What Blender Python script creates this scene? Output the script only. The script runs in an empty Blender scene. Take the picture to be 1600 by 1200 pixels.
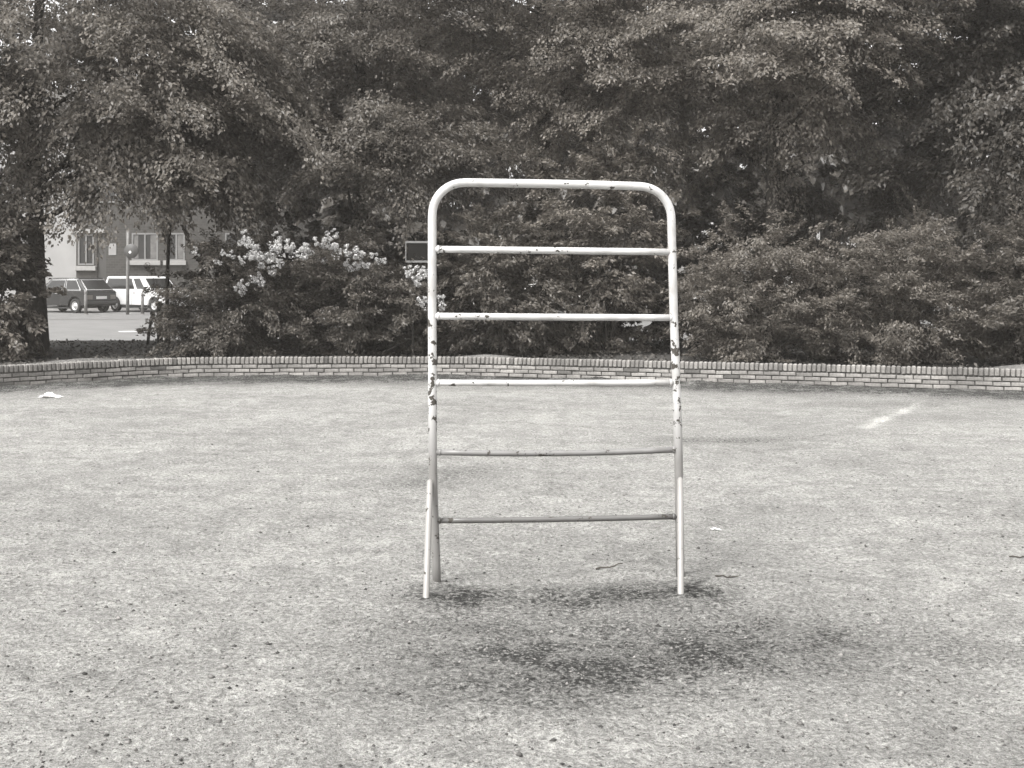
import bpy, bmesh, math
import numpy as np
from mathutils import Vector, Matrix, noise as mnoise

# ------------------------------------------------------------------ camera, sky, sun, exposure
SC = bpy.context.scene
COL = SC.collection
F, HZ, EYE = 2000.0, 427.0, 1.6            # focal length in photo pixels, horizon row, eye height
cam_d = bpy.data.cameras.new('camera')
cam_d.sensor_width = 36.0
cam_d.lens = 36.0 * F / 1600.0
cam_d.shift_y = -(600.0 - HZ) / 1600.0
cam_d.clip_end = 2000
cam = bpy.data.objects.new('camera', cam_d)
COL.objects.link(cam)
cam.location = (0, 0, EYE)
cam.rotation_euler = (math.radians(90), 0, 0)
SC.camera = cam

SUN_EL, SUN_AZ = 54.0, 218.0               # azimuth clockwise from +Y: behind the camera, from the left
world = bpy.data.worlds.new('World')
SC.world = world
world.use_nodes = True
wn = world.node_tree.nodes
wl = world.node_tree.links
wn.clear()
sky = wn.new('ShaderNodeTexSky')
sky.sky_type = 'NISHITA'
sky.sun_disc = False
sky.sun_elevation = math.radians(SUN_EL)
sky.sun_rotation = math.radians(SUN_AZ)
sky.dust_density = 4.0
hs = wn.new('ShaderNodeHueSaturation')
hs.inputs['Saturation'].default_value = 0.0   # black and white film
bg = wn.new('ShaderNodeBackground')
bg.inputs['Strength'].default_value = 0.15
wo = wn.new('ShaderNodeOutputWorld')
wl.new(sky.outputs[0], hs.inputs['Color'])
wl.new(hs.outputs[0], bg.inputs['Color'])
wl.new(bg.outputs[0], wo.inputs['Surface'])

sun_d = bpy.data.lights.new('sun', 'SUN')
sun_d.energy = 1.5
sun_d.angle = math.radians(15)
sun_d.color = (1.0, 0.985, 0.96)
sun = bpy.data.objects.new('sun', sun_d)
COL.objects.link(sun)
az, el = math.radians(SUN_AZ), math.radians(SUN_EL)
sdir = Vector((math.sin(az) * math.cos(el), math.cos(az) * math.cos(el), math.sin(el)))
sun.rotation_euler = (-sdir).to_track_quat('-Z', 'Y').to_euler()
sun.location = (0, 0, 30)

SC.view_settings.view_transform = 'Standard'
SC.view_settings.look = 'None'
SC.view_settings.gamma = 1.0
SC.view_settings.use_curve_mapping = False
SC.view_settings.exposure = 1.4

# ------------------------------------------------------------------ helpers
def P(px, py, d):                           # photo pixel at a known distance -> point
    return Vector(((px - 800.0) / F * d, d, EYE - (py - HZ) / F * d))
def PX(px, d):
    return (px - 800.0) / F * d

def tag(o, label=None, cat=None, group=None, kind=None):
    if label: o['label'] = label
    if cat: o['category'] = cat
    if group: o['group'] = group
    if kind: o['kind'] = kind
    return o

def empty(name, loc, rz=0.0):
    o = bpy.data.objects.new(name, None)
    o.empty_display_size = 0.2
    COL.objects.link(o)
    o.location = loc
    o.rotation_euler = (0, 0, rz)
    return o

def link(name, me, m=None, parent=None):
    o = bpy.data.objects.new(name, me)
    COL.objects.link(o)
    if m is not None and len(me.materials) == 0:
        me.materials.append(m)
    if parent is not None:
        o.parent = parent
    return o

def mesh_np(name, V, Fa, smooth=False):
    """V (n,3), Fa (m,k) with constant k"""
    me = bpy.data.meshes.new(name)
    V = np.asarray(V, dtype=np.float32)
    Fa = np.asarray(Fa, dtype=np.int32)
    m, k = Fa.shape
    me.vertices.add(len(V))
    me.vertices.foreach_set('co', V.ravel())
    me.loops.add(m * k)
    me.loops.foreach_set('vertex_index', Fa.ravel())
    me.polygons.add(m)
    me.polygons.foreach_set('loop_start', np.arange(0, m * k, k, dtype=np.int32))
    me.polygons.foreach_set('loop_total', np.full(m, k, dtype=np.int32))
    if smooth:
        me.polygons.foreach_set('use_smooth', np.ones(m, dtype=bool))
    me.update(calc_edges=True)
    me.validate()
    return me

class MB:
    """collects shapes into one mesh"""
    def __init__(s): s.v = []; s.f = []; s.sm = []
    def add(s, V, Fs, smooth=False):
        b = len(s.v)
        s.v += [tuple(p) for p in V]
        s.f += [tuple(i + b for i in f) for f in Fs]
        s.sm += [smooth] * len(Fs)
        return s
    def box(s, x0, x1, y0, y1, z0, z1):
        V = [(x0,y0,z0),(x1,y0,z0),(x1,y1,z0),(x0,y1,z0),(x0,y0,z1),(x1,y0,z1),(x1,y1,z1),(x0,y1,z1)]
        return s.add(V, [(0,3,2,1),(4,5,6,7),(0,1,5,4),(1,2,6,5),(2,3,7,6),(3,0,4,7)])
    def tube(s, pts, rad, n=8, cap=True):
        pts = [Vector(p) for p in pts]
        if not hasattr(rad, '__len__'): rad = [rad] * len(pts)
        V = []; Fs = []
        ref = None
        for i, p in enumerate(pts):
            t = (pts[min(i + 1, len(pts) - 1)] - pts[max(i - 1, 0)]).normalized()
            if ref is None:
                ref = Vector((0, 1, 0)) if abs(t.y) < 0.9 else Vector((1, 0, 0))
            a = t.cross(ref).normalized(); b = t.cross(a).normalized(); ref = -t.cross(a).cross(t).normalized() if False else b.cross(t).cross(t) * -1 if False else ref
            for k in range(n):
                an = 2 * math.pi * k / n
                V.append(p + (a * math.cos(an) + b * math.sin(an)) * rad[i])
        for i in range(len(pts) - 1):
            for k in range(n):
                k2 = (k + 1) % n
                Fs.append((i*n+k, i*n+k2, (i+1)*n+k2, (i+1)*n+k))
        s.add(V, Fs, True)
        if cap:
            b = len(s.v) - len(V)
            s.f.append(tuple(b + k for k in reversed(range(n)))); s.sm.append(False)
            s.f.append(tuple(b + (len(pts)-1)*n + k for k in range(n))); s.sm.append(False)
        return s
    def lathe(s, prof, axis_origin, n=20, axis='y'):
        """prof: list of (r, h); revolve round the local y axis"""
        V = []; Fs = []
        ox, oy, oz = axis_origin
        for r, h in prof:
            for k in range(n):
                a = 2 * math.pi * k / n
                V.append((ox + r*math.cos(a), oy + h, oz + r*math.sin(a)) if axis == 'y' else (ox + r*math.cos(a), oy + r*math.sin(a), oz + h))
        for i in range(len(prof) - 1):
            for k in range(n):
                k2 = (k + 1) % n
                Fs.append((i*n+k, i*n+k2, (i+1)*n+k2, (i+1)*n+k))
        return s.add(V, Fs, True)
    def mesh(s, name):
        me = bpy.data.meshes.new(name)
        me.from_pydata([tuple(v) for v in s.v], [], s.f)
        me.polygons.foreach_set('use_smooth', s.sm)
        me.update()
        bm = bmesh.new(); bm.from_mesh(me)
        bmesh.ops.recalc_face_normals(bm, faces=bm.faces)
        bm.to_mesh(me); bm.free()
        return me
    def build(s, name, m, parent=None):
        return link(name, s.mesh(name), m, parent)

def bevel(o, w, seg=2, ang=30):
    md = o.modifiers.new('bevel', 'BEVEL')
    md.width = w; md.segments = seg; md.limit_method = 'ANGLE'; md.angle_limit = math.radians(ang)
    return o

# ------------------------------------------------------------------ materials (black and white film: warm greys)
def G(v, warm=0.05):
    return (v * (1 + warm), v, v * (1 - warm * 1.25), 1.0)

def nmat(name):
    m = bpy.data.materials.new(name)
    m.use_nodes = True
    nt = m.node_tree
    return m, nt.nodes, nt.links, nt.nodes['Principled BSDF']

def mat(name, v, rough=0.7, warm=0.05, metal=0.0, vary=0.0, scale=6.0, bump=0.0, bscale=60.0, spec=0.4, coord='Object'):
    m, N, L, B = nmat(name)
    B.inputs['Base Color'].default_value = G(v, warm)
    B.inputs['Roughness'].default_value = rough
    B.inputs['Metallic'].default_value = metal
    B.inputs['Specular IOR Level'].default_value = spec
    tc = N.new('ShaderNodeTexCoord')
    if vary:
        n = N.new('ShaderNodeTexNoise'); n.inputs['Scale'].default_value = scale; n.inputs['Detail'].default_value = 6
        r = N.new('ShaderNodeValToRGB')
        r.color_ramp.elements[0].position = 0.3; r.color_ramp.elements[1].position = 0.7
        r.color_ramp.elements[0].color = G(v * (1 - vary), warm); r.color_ramp.elements[1].color = G(v * (1 + vary), warm)
        L.new(tc.outputs[coord], n.inputs['Vector']); L.new(n.outputs['Fac'], r.inputs['Fac']); L.new(r.outputs['Color'], B.inputs['Base Color'])
    if bump:
        n2 = N.new('ShaderNodeTexNoise'); n2.inputs['Scale'].default_value = bscale; n2.inputs['Detail'].default_value = 5
        b = N.new('ShaderNodeBump'); b.inputs['Strength'].default_value = bump; b.inputs['Distance'].default_value = 0.02
        L.new(tc.outputs[coord], n2.inputs['Vector']); L.new(n2.outputs['Fac'], b.inputs['Height']); L.new(b.outputs['Normal'], B.inputs['Normal'])
    return m

def island_mat(name, lo, hi, rough=0.85, warm=0.05, bump=0.0, bscale=80, spec=0.3):
    """each loose piece gets its own tone between lo and hi"""
    m, N, L, B = nmat(name)
    g = N.new('ShaderNodeNewGeometry')
    r = N.new('ShaderNodeValToRGB')
    r.color_ramp.elements[0].color = G(lo, warm); r.color_ramp.elements[1].color = G(hi, warm)
    L.new(g.outputs['Random Per Island'], r.inputs['Fac']); L.new(r.outputs['Color'], B.inputs['Base Color'])
    B.inputs['Roughness'].default_value = rough
    B.inputs['Specular IOR Level'].default_value = spec
    if bump:
        tc = N.new('ShaderNodeTexCoord')
        n2 = N.new('ShaderNodeTexNoise'); n2.inputs['Scale'].default_value = bscale
        b = N.new('ShaderNodeBump'); b.inputs['Strength'].default_value = bump; b.inputs['Distance'].default_value = 0.01
        L.new(tc.outputs['Object'], n2.inputs['Vector']); L.new(n2.outputs['Fac'], b.inputs['Height']); L.new(b.outputs['Normal'], B.inputs['Normal'])
    return m

def leaf_mat(name, lo, hi, trans=0.3, rough=0.45, warm=0.11):
    m, N, L, B = nmat(name)
    out = N['Material Output']
    g = N.new('ShaderNodeNewGeometry')
    r = N.new('ShaderNodeValToRGB')
    r.color_ramp.elements[0].color = G(lo, warm); r.color_ramp.elements[1].color = G(hi, warm)
    L.new(g.outputs['Random Per Island'], r.inputs['Fac'])
    L.new(r.outputs['Color'], B.inputs['Base Color'])
    B.inputs['Roughness'].default_value = rough
    B.inputs['Specular IOR Level'].default_value = 0.5
    t = N.new('ShaderNodeBsdfTranslucent'); L.new(r.outputs['Color'], t.inputs['Color'])
    mx = N.new('ShaderNodeMixShader'); mx.inputs[0].default_value = trans
    L.new(B.outputs[0], mx.inputs[1]); L.new(t.outputs[0], mx.inputs[2]); L.new(mx.outputs[0], out.inputs['Surface'])
    return m

def brick_obj_mat(name, lo, hi, dark, warm=0.05):
    """per-object tone for single bricks, a few of them sooty"""
    m, N, L, B = nmat(name)
    oi = N.new('ShaderNodeObjectInfo')
    r = N.new('ShaderNodeValToRGB')
    cr = r.color_ramp
    cr.elements[0].position = 0.0; cr.elements[0].color = G(dark, warm)
    cr.elements[1].position = 1.0; cr.elements[1].color = G(hi, warm)
    e = cr.elements.new(0.035); e.color = G(dark * 1.3, warm)
    e = cr.elements.new(0.06); e.color = G(lo, warm)
    L.new(oi.outputs['Random'], r.inputs['Fac'])
    tc = N.new('ShaderNodeTexCoord')
    n = N.new('ShaderNodeTexNoise'); n.inputs['Scale'].default_value = 22; n.inputs['Detail'].default_value = 6
    L.new(tc.outputs['Object'], n.inputs['Vector'])
    mp = N.new('ShaderNodeMapRange'); mp.inputs['From Min'].default_value = 0.3; mp.inputs['From Max'].default_value = 0.7
    mp.inputs['To Min'].default_value = 0.72; mp.inputs['To Max'].default_value = 1.15
    L.new(n.outputs['Fac'], mp.inputs['Value'])
    mul = N.new('ShaderNodeMixRGB'); mul.blend_type = 'MULTIPLY'; mul.inputs['Fac'].default_value = 1
    L.new(r.outputs['Color'], mul.inputs['Color1']); L.new(mp.outputs['Result'], mul.inputs['Color2'])
    gp = N.new('ShaderNodeNewGeometry'); ns = N.new('ShaderNodeTexNoise'); ns.inputs['Scale'].default_value = 1.6; ns.inputs['Detail'].default_value = 6
    L.new(gp.outputs['Position'], ns.inputs['Vector'])
    ms = N.new('ShaderNodeMapRange'); ms.inputs['From Min'].default_value = 0.36; ms.inputs['From Max'].default_value = 0.6; ms.inputs['To Min'].default_value = 0.68; ms.inputs['To Max'].default_value = 1.1
    L.new(ns.outputs['Fac'], ms.inputs['Value'])
    mu2 = N.new('ShaderNodeMixRGB'); mu2.blend_type = 'MULTIPLY'; mu2.inputs['Fac'].default_value = 1
    L.new(mul.outputs['Color'], mu2.inputs['Color1']); L.new(ms.outputs['Result'], mu2.inputs['Color2'])
    L.new(mu2.outputs['Color'], B.inputs['Base Color'])
    b = N.new('ShaderNodeBump'); b.inputs['Strength'].default_value = 0.5; b.inputs['Distance'].default_value = 0.006
    L.new(n.outputs['Fac'], b.inputs['Height']); L.new(b.outputs['Normal'], B.inputs['Normal'])
    B.inputs['Roughness'].default_value = 0.9
    return m

def paint_mat(name, chip, lower_wear, band_amt=0.13, wear_tone=0.15):
    """old white gloss paint on steel pipe, chipped down to rust; chip sets how much, lower_wear greys the rubbed lower half"""
    m, N, L, B = nmat(name)
    tc = N.new('ShaderNodeTexCoord')
    sep = N.new('ShaderNodeSeparateXYZ'); L.new(tc.outputs['Object'], sep.inputs[0])
    n1 = N.new('ShaderNodeTexNoise'); n1.inputs['Scale'].default_value = 23; n1.inputs['Detail'].default_value = 4; n1.inputs['Roughness'].default_value = 0.62
    L.new(tc.outputs['Object'], n1.inputs['Vector'])
    nb = N.new('ShaderNodeTexNoise'); nb.inputs['Scale'].default_value = 3.1; nb.inputs['Detail'].default_value = 2
    L.new(tc.outputs['Object'], nb.inputs['Vector'])
    # chips crowd at hand height (z about 0.95 to 1.4 m)
    a = N.new('ShaderNodeMath'); a.operation = 'SUBTRACT'; a.inputs[1].default_value = 1.12; L.new(sep.outputs['Z'], a.inputs[0])
    ab = N.new('ShaderNodeMath'); ab.operation = 'ABSOLUTE'; L.new(a.outputs[0], ab.inputs[0])
    band = N.new('ShaderNodeMapRange'); band.inputs['From Min'].default_value = 0.42; band.inputs['From Max'].default_value = 0.05
    band.inputs['To Min'].default_value = 0.0; band.inputs['To Max'].default_value = band_amt
    L.new(ab.outputs[0], band.inputs['Value'])
    nbm = N.new('ShaderNodeMapRange'); nbm.inputs['From Min'].default_value = 0.35; nbm.inputs['From Max'].default_value = 0.7
    nbm.inputs['To Min'].default_value = -0.03; nbm.inputs['To Max'].default_value = 0.06
    L.new(nb.outputs['Fac'], nbm.inputs['Value'])
    s1 = N.new('ShaderNodeMath'); s1.operation = 'ADD'; L.new(n1.outputs['Fac'], s1.inputs[0]); L.new(band.outputs[0], s1.inputs[1])
    s2 = N.new('ShaderNodeMath'); s2.operation = 'ADD'; L.new(s1.outputs[0], s2.inputs[0]); L.new(nbm.outputs[0], s2.inputs[1])
    th = N.new('ShaderNodeMapRange'); th.inputs['From Min'].default_value = 0.70 - chip; th.inputs['From Max'].default_value = 0.712 - chip
    L.new(s2.outputs[0], th.inputs['Value'])
    # grime on the paint
    n3 = N.new('ShaderNodeTexNoise'); n3.inputs['Scale'].default_value = 9; n3.inputs['Detail'].default_value = 7
    L.new(tc.outputs['Object'], n3.inputs['Vector'])
    pr = N.new('ShaderNodeValToRGB')
    pr.color_ramp.elements[0].position = 0.28; pr.color_ramp.elements[0].color = G(0.32, 0.03)
    pr.color_ramp.elements[1].position = 0.55; pr.color_ramp.elements[1].color = G(0.46, 0.015)
    L.new(n3.outputs['Fac'], pr.inputs['Fac'])
    wz = N.new('ShaderNodeMapRange'); wz.inputs['From Min'].default_value = 0.95; wz.inputs['From Max'].default_value = 0.6
    wz.inputs['To Min'].default_value = 0.0; wz.inputs['To Max'].default_value = lower_wear
    L.new(sep.outputs['Z'], wz.inputs['Value'])
    wear = N.new('ShaderNodeMixRGB'); wear.inputs['Color2'].default_value = G(wear_tone, 0.05)
    L.new(wz.outputs[0], wear.inputs['Fac']); L.new(pr.outputs['Color'], wear.inputs['Color1'])
    mx = N.new('ShaderNodeMixRGB'); mx.inputs['Color2'].default_value = G(0.045, 0.12)
    L.new(th.outputs[0], mx.inputs['Fac']); L.new(wear.outputs['Color'], mx.inputs['Color1'])
    L.new(mx.outputs['Color'], B.inputs['Base Color'])
    ro = N.new('ShaderNodeMapRange'); ro.inputs['To Min'].default_value = 0.42; ro.inputs['To Max'].default_value = 0.9
    L.new(th.outputs[0], ro.inputs['Value']); L.new(ro.outputs[0], B.inputs['Roughness'])
    b = N.new('ShaderNodeBump'); b.invert = True; b.inputs['Strength'].default_value = 0.6; b.inputs['Distance'].default_value = 0.002
    L.new(th.outputs[0], b.inputs['Height']); L.new(b.outputs['Normal'], B.inputs['Normal'])
    return m

def ground_mat():
    m, N, L, B = nmat('trodden_earth')
    tc = N.new('ShaderNodeTexCoord')
    at = N.new('ShaderNodeAttribute'); at.attribute_name = 'damp_shade'
    ap = N.new('ShaderNodeAttribute'); ap.attribute_name = 'pale'
    def tex(scale, det, rgh=0.6):
        n = N.new('ShaderNodeTexNoise'); n.inputs['Scale'].default_value = scale; n.inputs['Detail'].default_value = det; n.inputs['Roughness'].default_value = rgh
        L.new(tc.outputs['Object'], n.inputs['Vector']); return n
    big, mid, fine, grit = tex(0.55, 5), tex(4.5, 6, 0.65), tex(42, 5, 0.72), tex(150, 3, 0.75)
    def mr(src, f0, f1, t0, t1):
        r = N.new('ShaderNodeMapRange'); r.inputs['From Min'].default_value = f0; r.inputs['From Max'].default_value = f1
        r.inputs['To Min'].default_value = t0; r.inputs['To Max'].default_value = t1
        L.new(src, r.inputs['Value']); return r.outputs[0]
    def ma(op, a, b):
        x = N.new('ShaderNodeMath'); x.operation = op
        for i, q in enumerate((a, b)):
            if isinstance(q, (int, float)): x.inputs[i].default_value = q
            else: L.new(q, x.inputs[i])
        return x.outputs[0]
    v = ma('MULTIPLY', mr(big.outputs['Fac'], 0.3, 0.7, 0.84, 1.1), mr(mid.outputs['Fac'], 0.3, 0.7, 0.76, 1.16))
    v = ma('MULTIPLY', v, mr(fine.outputs['Fac'], 0.3, 0.68, 0.34, 1.36))
    v = ma('MULTIPLY', v, mr(grit.outputs['Fac'], 0.3, 0.7, 0.45, 1.38))
    mpn = N.new('ShaderNodeMapping'); mpn.inputs['Scale'].default_value = (0.55, 1.0, 1.0); L.new(tc.outputs['Object'], mpn.inputs['Vector'])
    sc2 = N.new('ShaderNodeTexNoise'); sc2.inputs['Scale'].default_value = 1.7; sc2.inputs['Detail'].default_value = 7; sc2.inputs['Roughness'].default_value = 0.68; sc2.inputs['Distortion'].default_value = 0.6
    L.new(mpn.outputs[0], sc2.inputs['Vector'])
    v = ma('MULTIPLY', v, mr(sc2.outputs['Fac'], 0.34, 0.6, 0.88, 1.06))
    # moist, organic patches and painted wall-foot shade, broken up by crumbs
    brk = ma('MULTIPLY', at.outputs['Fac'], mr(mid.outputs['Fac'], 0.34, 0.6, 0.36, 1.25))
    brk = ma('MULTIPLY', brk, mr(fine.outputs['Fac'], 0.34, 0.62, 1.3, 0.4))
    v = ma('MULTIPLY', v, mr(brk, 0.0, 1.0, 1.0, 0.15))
    v = ma('MULTIPLY', v, mr(ap.outputs['Fac'], 0.0, 1.0, 1.0, 1.65))
    v = ma('MULTIPLY', v, 0.415)
    cb = N.new('ShaderNodeCombineColor')
    L.new(ma('MULTIPLY', v, 1.02), cb.inputs[0]); L.new(v, cb.inputs[1]); L.new(ma('MULTIPLY', v, 0.95), cb.inputs[2])
    L.new(cb.outputs[0], B.inputs['Base Color'])
    B.inputs['Roughness'].default_value = 0.95
    B.inputs['Specular IOR Level'].default_value = 0.15
    h = ma('ADD', ma('MULTIPLY', mid.outputs['Fac'], 1.0), ma('MULTIPLY', fine.outputs['Fac'], 0.8))
    h = ma('ADD', h, ma('MULTIPLY', grit.outputs['Fac'], 0.35))
    b = N.new('ShaderNodeBump'); b.inputs['Strength'].default_value = 1.0; b.inputs['Distance'].default_value = 0.04
    L.new(h, b.inputs['Height']); L.new(b.outputs['Normal'], B.inputs['Normal'])
    return m

M = {
    'ground': ground_mat(),
    'bark': mat('bark', 0.045, 0.95, 0.1, vary=0.4, scale=9, bump=0.8, bscale=30),
    'mortar': mat('mortar', 0.075, 0.95, 0.05, vary=0.35, scale=8, bump=0.5),
    'brick': brick_obj_mat('yellow_stock_brick', 0.18, 0.27, 0.08),
    'coping': brick_obj_mat('coping_brick', 0.17, 0.26, 0.10),
    'brick_joined': island_mat('yellow_stock_brick_far', 0.18, 0.27),
    'asphalt': mat('worn_pale_road', 0.15, 0.9, 0.02, vary=0.12, scale=1.2, bump=0.3, bscale=40),
    'asphalt_bay': mat('pale_parking_paving', 0.14, 0.9, 0.02, vary=0.12, scale=1.5, bump=0.3, bscale=30),
    'gutter': mat('dark_gutter_stone', 0.12, 0.9, 0.04, vary=0.2),
    'pavement': mat('pavement_slab', 0.24, 0.9, 0.03, vary=0.15),
    'white_line': mat('road_paint', 0.6, 0.7, 0.01, vary=0.1, scale=10),
    'far_ground': mat('far_ground', 0.16, 0.95, 0.03, vary=0.2),
    'render_white': mat('shaded_white_render', 0.27, 0.9, 0.02, vary=0.08, scale=1.0),  # white render, its colour darkened to stand for tree shade
    'sill': mat('pale_stone_sill', 0.26, 0.8, 0.03, vary=0.12),
    'frame_white': mat('painted_window_frame', 0.17, 0.6, 0.02),
    'curtain': mat('net_curtain', 0.12, 0.9, 0.03, vary=0.3, scale=5),
    'roof': mat('dark_roof_tile', 0.06, 0.8, 0.06, vary=0.2),
    'door': mat('dark_door', 0.05, 0.5, 0.05),
    'notice': mat('pale_notice', 0.24, 0.8, 0.02),
    'glass_dark': mat('dark_glass', 0.02, 0.12, 0.02, spec=0.5),
    'car_dark': mat('dark_car_paint', 0.02, 0.25, 0.03, spec=0.5),
    'car_white': mat('white_car_paint', 0.6, 0.3, 0.01, spec=0.5),
    'chrome': mat('bright_trim', 0.6, 0.25, 0.01, metal=0.8),
    'rubber': mat('tyre_rubber', 0.02, 0.8, 0.02),
    'rim': mat('steel_rim', 0.45, 0.4, 0.01, metal=0.3),
    'bumper': mat('dark_bumper', 0.05, 0.5, 0.02),
    'plate': mat('number_plate', 0.7, 0.5, 0.01),
    'lamp_lens': mat('lamp_lens', 0.12, 0.2, 0.1),
    'head_lens': mat('headlamp_glass', 0.5, 0.15, 0.0),
    'post_grey': mat('galvanised_post', 0.14, 0.6, 0.03, vary=0.2, scale=6),
    'bollard': mat('grey_bollard', 0.15, 0.8, 0.03, vary=0.2, scale=6),
    'sign_back': mat('sign_back', 0.06, 0.5, 0.03),
    'stake': mat('dark_stake', 0.03, 0.9, 0.08, vary=0.3, bump=0.5),
    'board_dark': mat('dark_notice_board', 0.015, 0.95, 0.05, vary=0.2, spec=0.05),
    'board_rim': mat('white_board_rim', 0.16, 0.6, 0.02, vary=0.15, scale=12),
    'petal': island_mat('white_petals', 0.26, 0.5, 0.7, 0.015),
    'paper': mat('white_litter', 0.8, 0.7, 0.01),
    'twig': mat('dry_twig', 0.06, 0.9, 0.1, vary=0.3, scale=30),
    'clods': island_mat('soil_crumbs', 0.03, 0.24, 0.95, 0.04),
    'leaf_big': leaf_mat('leaf_broad', 0.075, 0.185, 0.45),
    'leaf_mid': leaf_mat('leaf_mid', 0.060, 0.165, 0.45),
    'leaf_pale': leaf_mat('leaf_pale', 0.090, 0.225, 0.45),
    'leaf_shrub': leaf_mat('leaf_shrub', 0.055, 0.150, 0.45),
    'leaf_bush': leaf_mat('leaf_bush', 0.085, 0.200, 0.45),
    'leaf_dark': leaf_mat('leaf_dark', 0.040, 0.100, 0.45),
    'litter_leaf': leaf_mat('fallen_leaf', 0.03, 0.09, 0.1, 0.8, 0.09),
}

# ------------------------------------------------------------------ ground sheet
rng = np.random.default_rng(11)

def fbm(x, y, freq, octv=3, seed=0.0):
    return mnoise.fractal(Vector((x * freq + seed, y * freq - seed, seed)), 1.0, 2.0, octv)

def vnoise(X, Y, cell, seed):
    """smooth value noise, vectorised"""
    r = np.random.default_rng(seed)
    T = r.random((256, 256)).astype(np.float32)
    xs = X / cell + 1000; ys = Y / cell + 1000
    x0 = np.floor(xs).astype(int); y0 = np.floor(ys).astype(int)
    fx = xs - x0; fy = ys - y0
    fx = fx * fx * (3 - 2 * fx); fy = fy * fy * (3 - 2 * fy)
    g = lambda a, b: T[a % 256, b % 256]
    return (g(x0, y0) * (1-fx) * (1-fy) + g(x0+1, y0) * fx * (1-fy) + g(x0, y0+1) * (1-fx) * fy + g(x0+1, y0+1) * fx * fy) - 0.5

# wall line (foot of the wall), from the wall's top edge in the photograph
WALL_PTS = [(-14.2, 12.6), (-10.2, 15.6), (-7.28, 18.2), (-5.42, 19.7), (-4.0, 20.05), (-1.0, 20.1), (0.1, 19.85), (2.47, 19.05), (3.74, 18.65), (6.99, 17.5), (10.5, 16.1), (14.2, 14.4)]
def catmull(pts, n):
    pts = [Vector(p) for p in pts]; out = []
    for i in range(len(pts) - 1):
        p0, p1, p2, p3 = pts[max(i-1, 0)], pts[i], pts[i+1], pts[min(i+2, len(pts)-1)]
        for k in range(n):
            t = k / n
            out.append(0.5 * ((2*p1) + (p2-p0)*t + (2*p0-5*p1+4*p2-p3)*t*t + (3*p1-p0-3*p2+p3)*t**3))
    out.append(pts[-1]); return out
WC = catmull(WALL_PTS, 24)
WCx = np.array([p.x for p in WC]); WCy = np.array([p.y for p in WC])
def wall_y(x):
    return np.interp(x, WCx, WCy)

# frame geometry (the hoop stands in one upright plane; its two feet come from where the legs meet the ground)
DL, DR = 6.66, 6.78
def hoop_pt(px, py):
    # intersection of the pixel's ray with the upright plane through both feet
    A = Vector((PX(682, DL), DL)); Bv = Vector((PX(1063, DR), DR))
    dx = (px - 800.0) / F
    t = Bv - A
    # A + s t = d*(dx,1)
    d = (A.x * t.y - A.y * t.x) / (dx * t.y - t.x)
    return P(px, py, d)
FEET = [Vector((PX(665.6, 6.30), 6.30)), Vector((PX(682, DL), DL)), Vector((PX(1063.6, 6.39), 6.39)), Vector((PX(1063, DR), DR))]

def ground_h(X, Y):
    h = 0.030 * vnoise(X, Y, 1.7, 1) + 0.022 * vnoise(X, Y, 0.55, 2) + 0.016 * vnoise(X, Y, 0.21, 3) + 0.018 * vnoise(X, Y, 0.085, 4) + 0.012 * vnoise(X, Y, 0.035, 5)
    far = np.clip((Y - 19.0) / 2.0, 0, 1)
    h = h * (1 - far) - 0.02
    gw = np.interp(X, WCx, WCy) - Y
    h += np.exp(-(np.clip(np.abs(gw), 0, 3) / 0.22) ** 2) * (0.022 + 0.06 * vnoise(X, Y, 0.45, 8))
    # scuffed hollow under the frame and little rims of earth at the feet
    h -= 0.03 * np.exp(-(((X - 0.35) / 1.0) ** 2 + ((Y - 5.75) / 0.6) ** 2))
    for f in FEET:
        h += 0.010 * np.exp(-(((X - f.x) ** 2 + (Y - f.y) ** 2) / 0.10 ** 2))
    return h

ys = [3.0]
while ys[-1] < 20.5:
    d = ys[-1]
    ys.append(d + max(0.009, d * d / 3200.0 * 1.65))
ys = np.array(ys)
ys = np.concatenate([[-250, -60, -15, -4, 0, 1.5, 2.4], ys, [22, 24, 30, 45, 80, 160, 300]])
xs = [0.0]
while xs[-1] < 9.5:
    xs.append(xs[-1] + 0.030 + 0.005 * xs[-1])
xs = np.array(xs)
xs = np.concatenate([xs, [11, 14, 20, 40, 100, 300]])
xs = np.concatenate([-xs[:0:-1], xs])
GX, GY = np.meshgrid(xs, ys)
nx, ny = len(xs), len(ys)
GZ = ground_h(GX, GY)
V = np.stack([GX, GY, GZ], -1).reshape(-1, 3)
ii = (np.arange(ny - 1)[:, None] * nx + np.arange(nx - 1)[None, :]).ravel()
Fa = np.stack([ii, ii + 1, ii + nx + 1, ii + nx], -1)
me = mesh_np('ground', V, Fa, smooth=True)
def blob(cx, cy, rx, ry, a, p=2.0, rot=0.0):
    c, s = math.cos(rot), math.sin(rot)
    u = (GX - cx) * c + (GY - cy) * s; w = -(GX - cx) * s + (GY - cy) * c
    return a * np.exp(-((np.abs(u) / rx) ** p + (np.abs(w) / ry) ** p))
def gpx(px, py):                            # photo pixel on the ground -> (x, y)
    d = F * EYE / (py - HZ); return PX(px, d), d
nz = vnoise(GX, GY, 0.9, 21) + 0.7 * vnoise(GX, GY, 0.3, 22)
damp_shade = np.zeros_like(GX)
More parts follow.
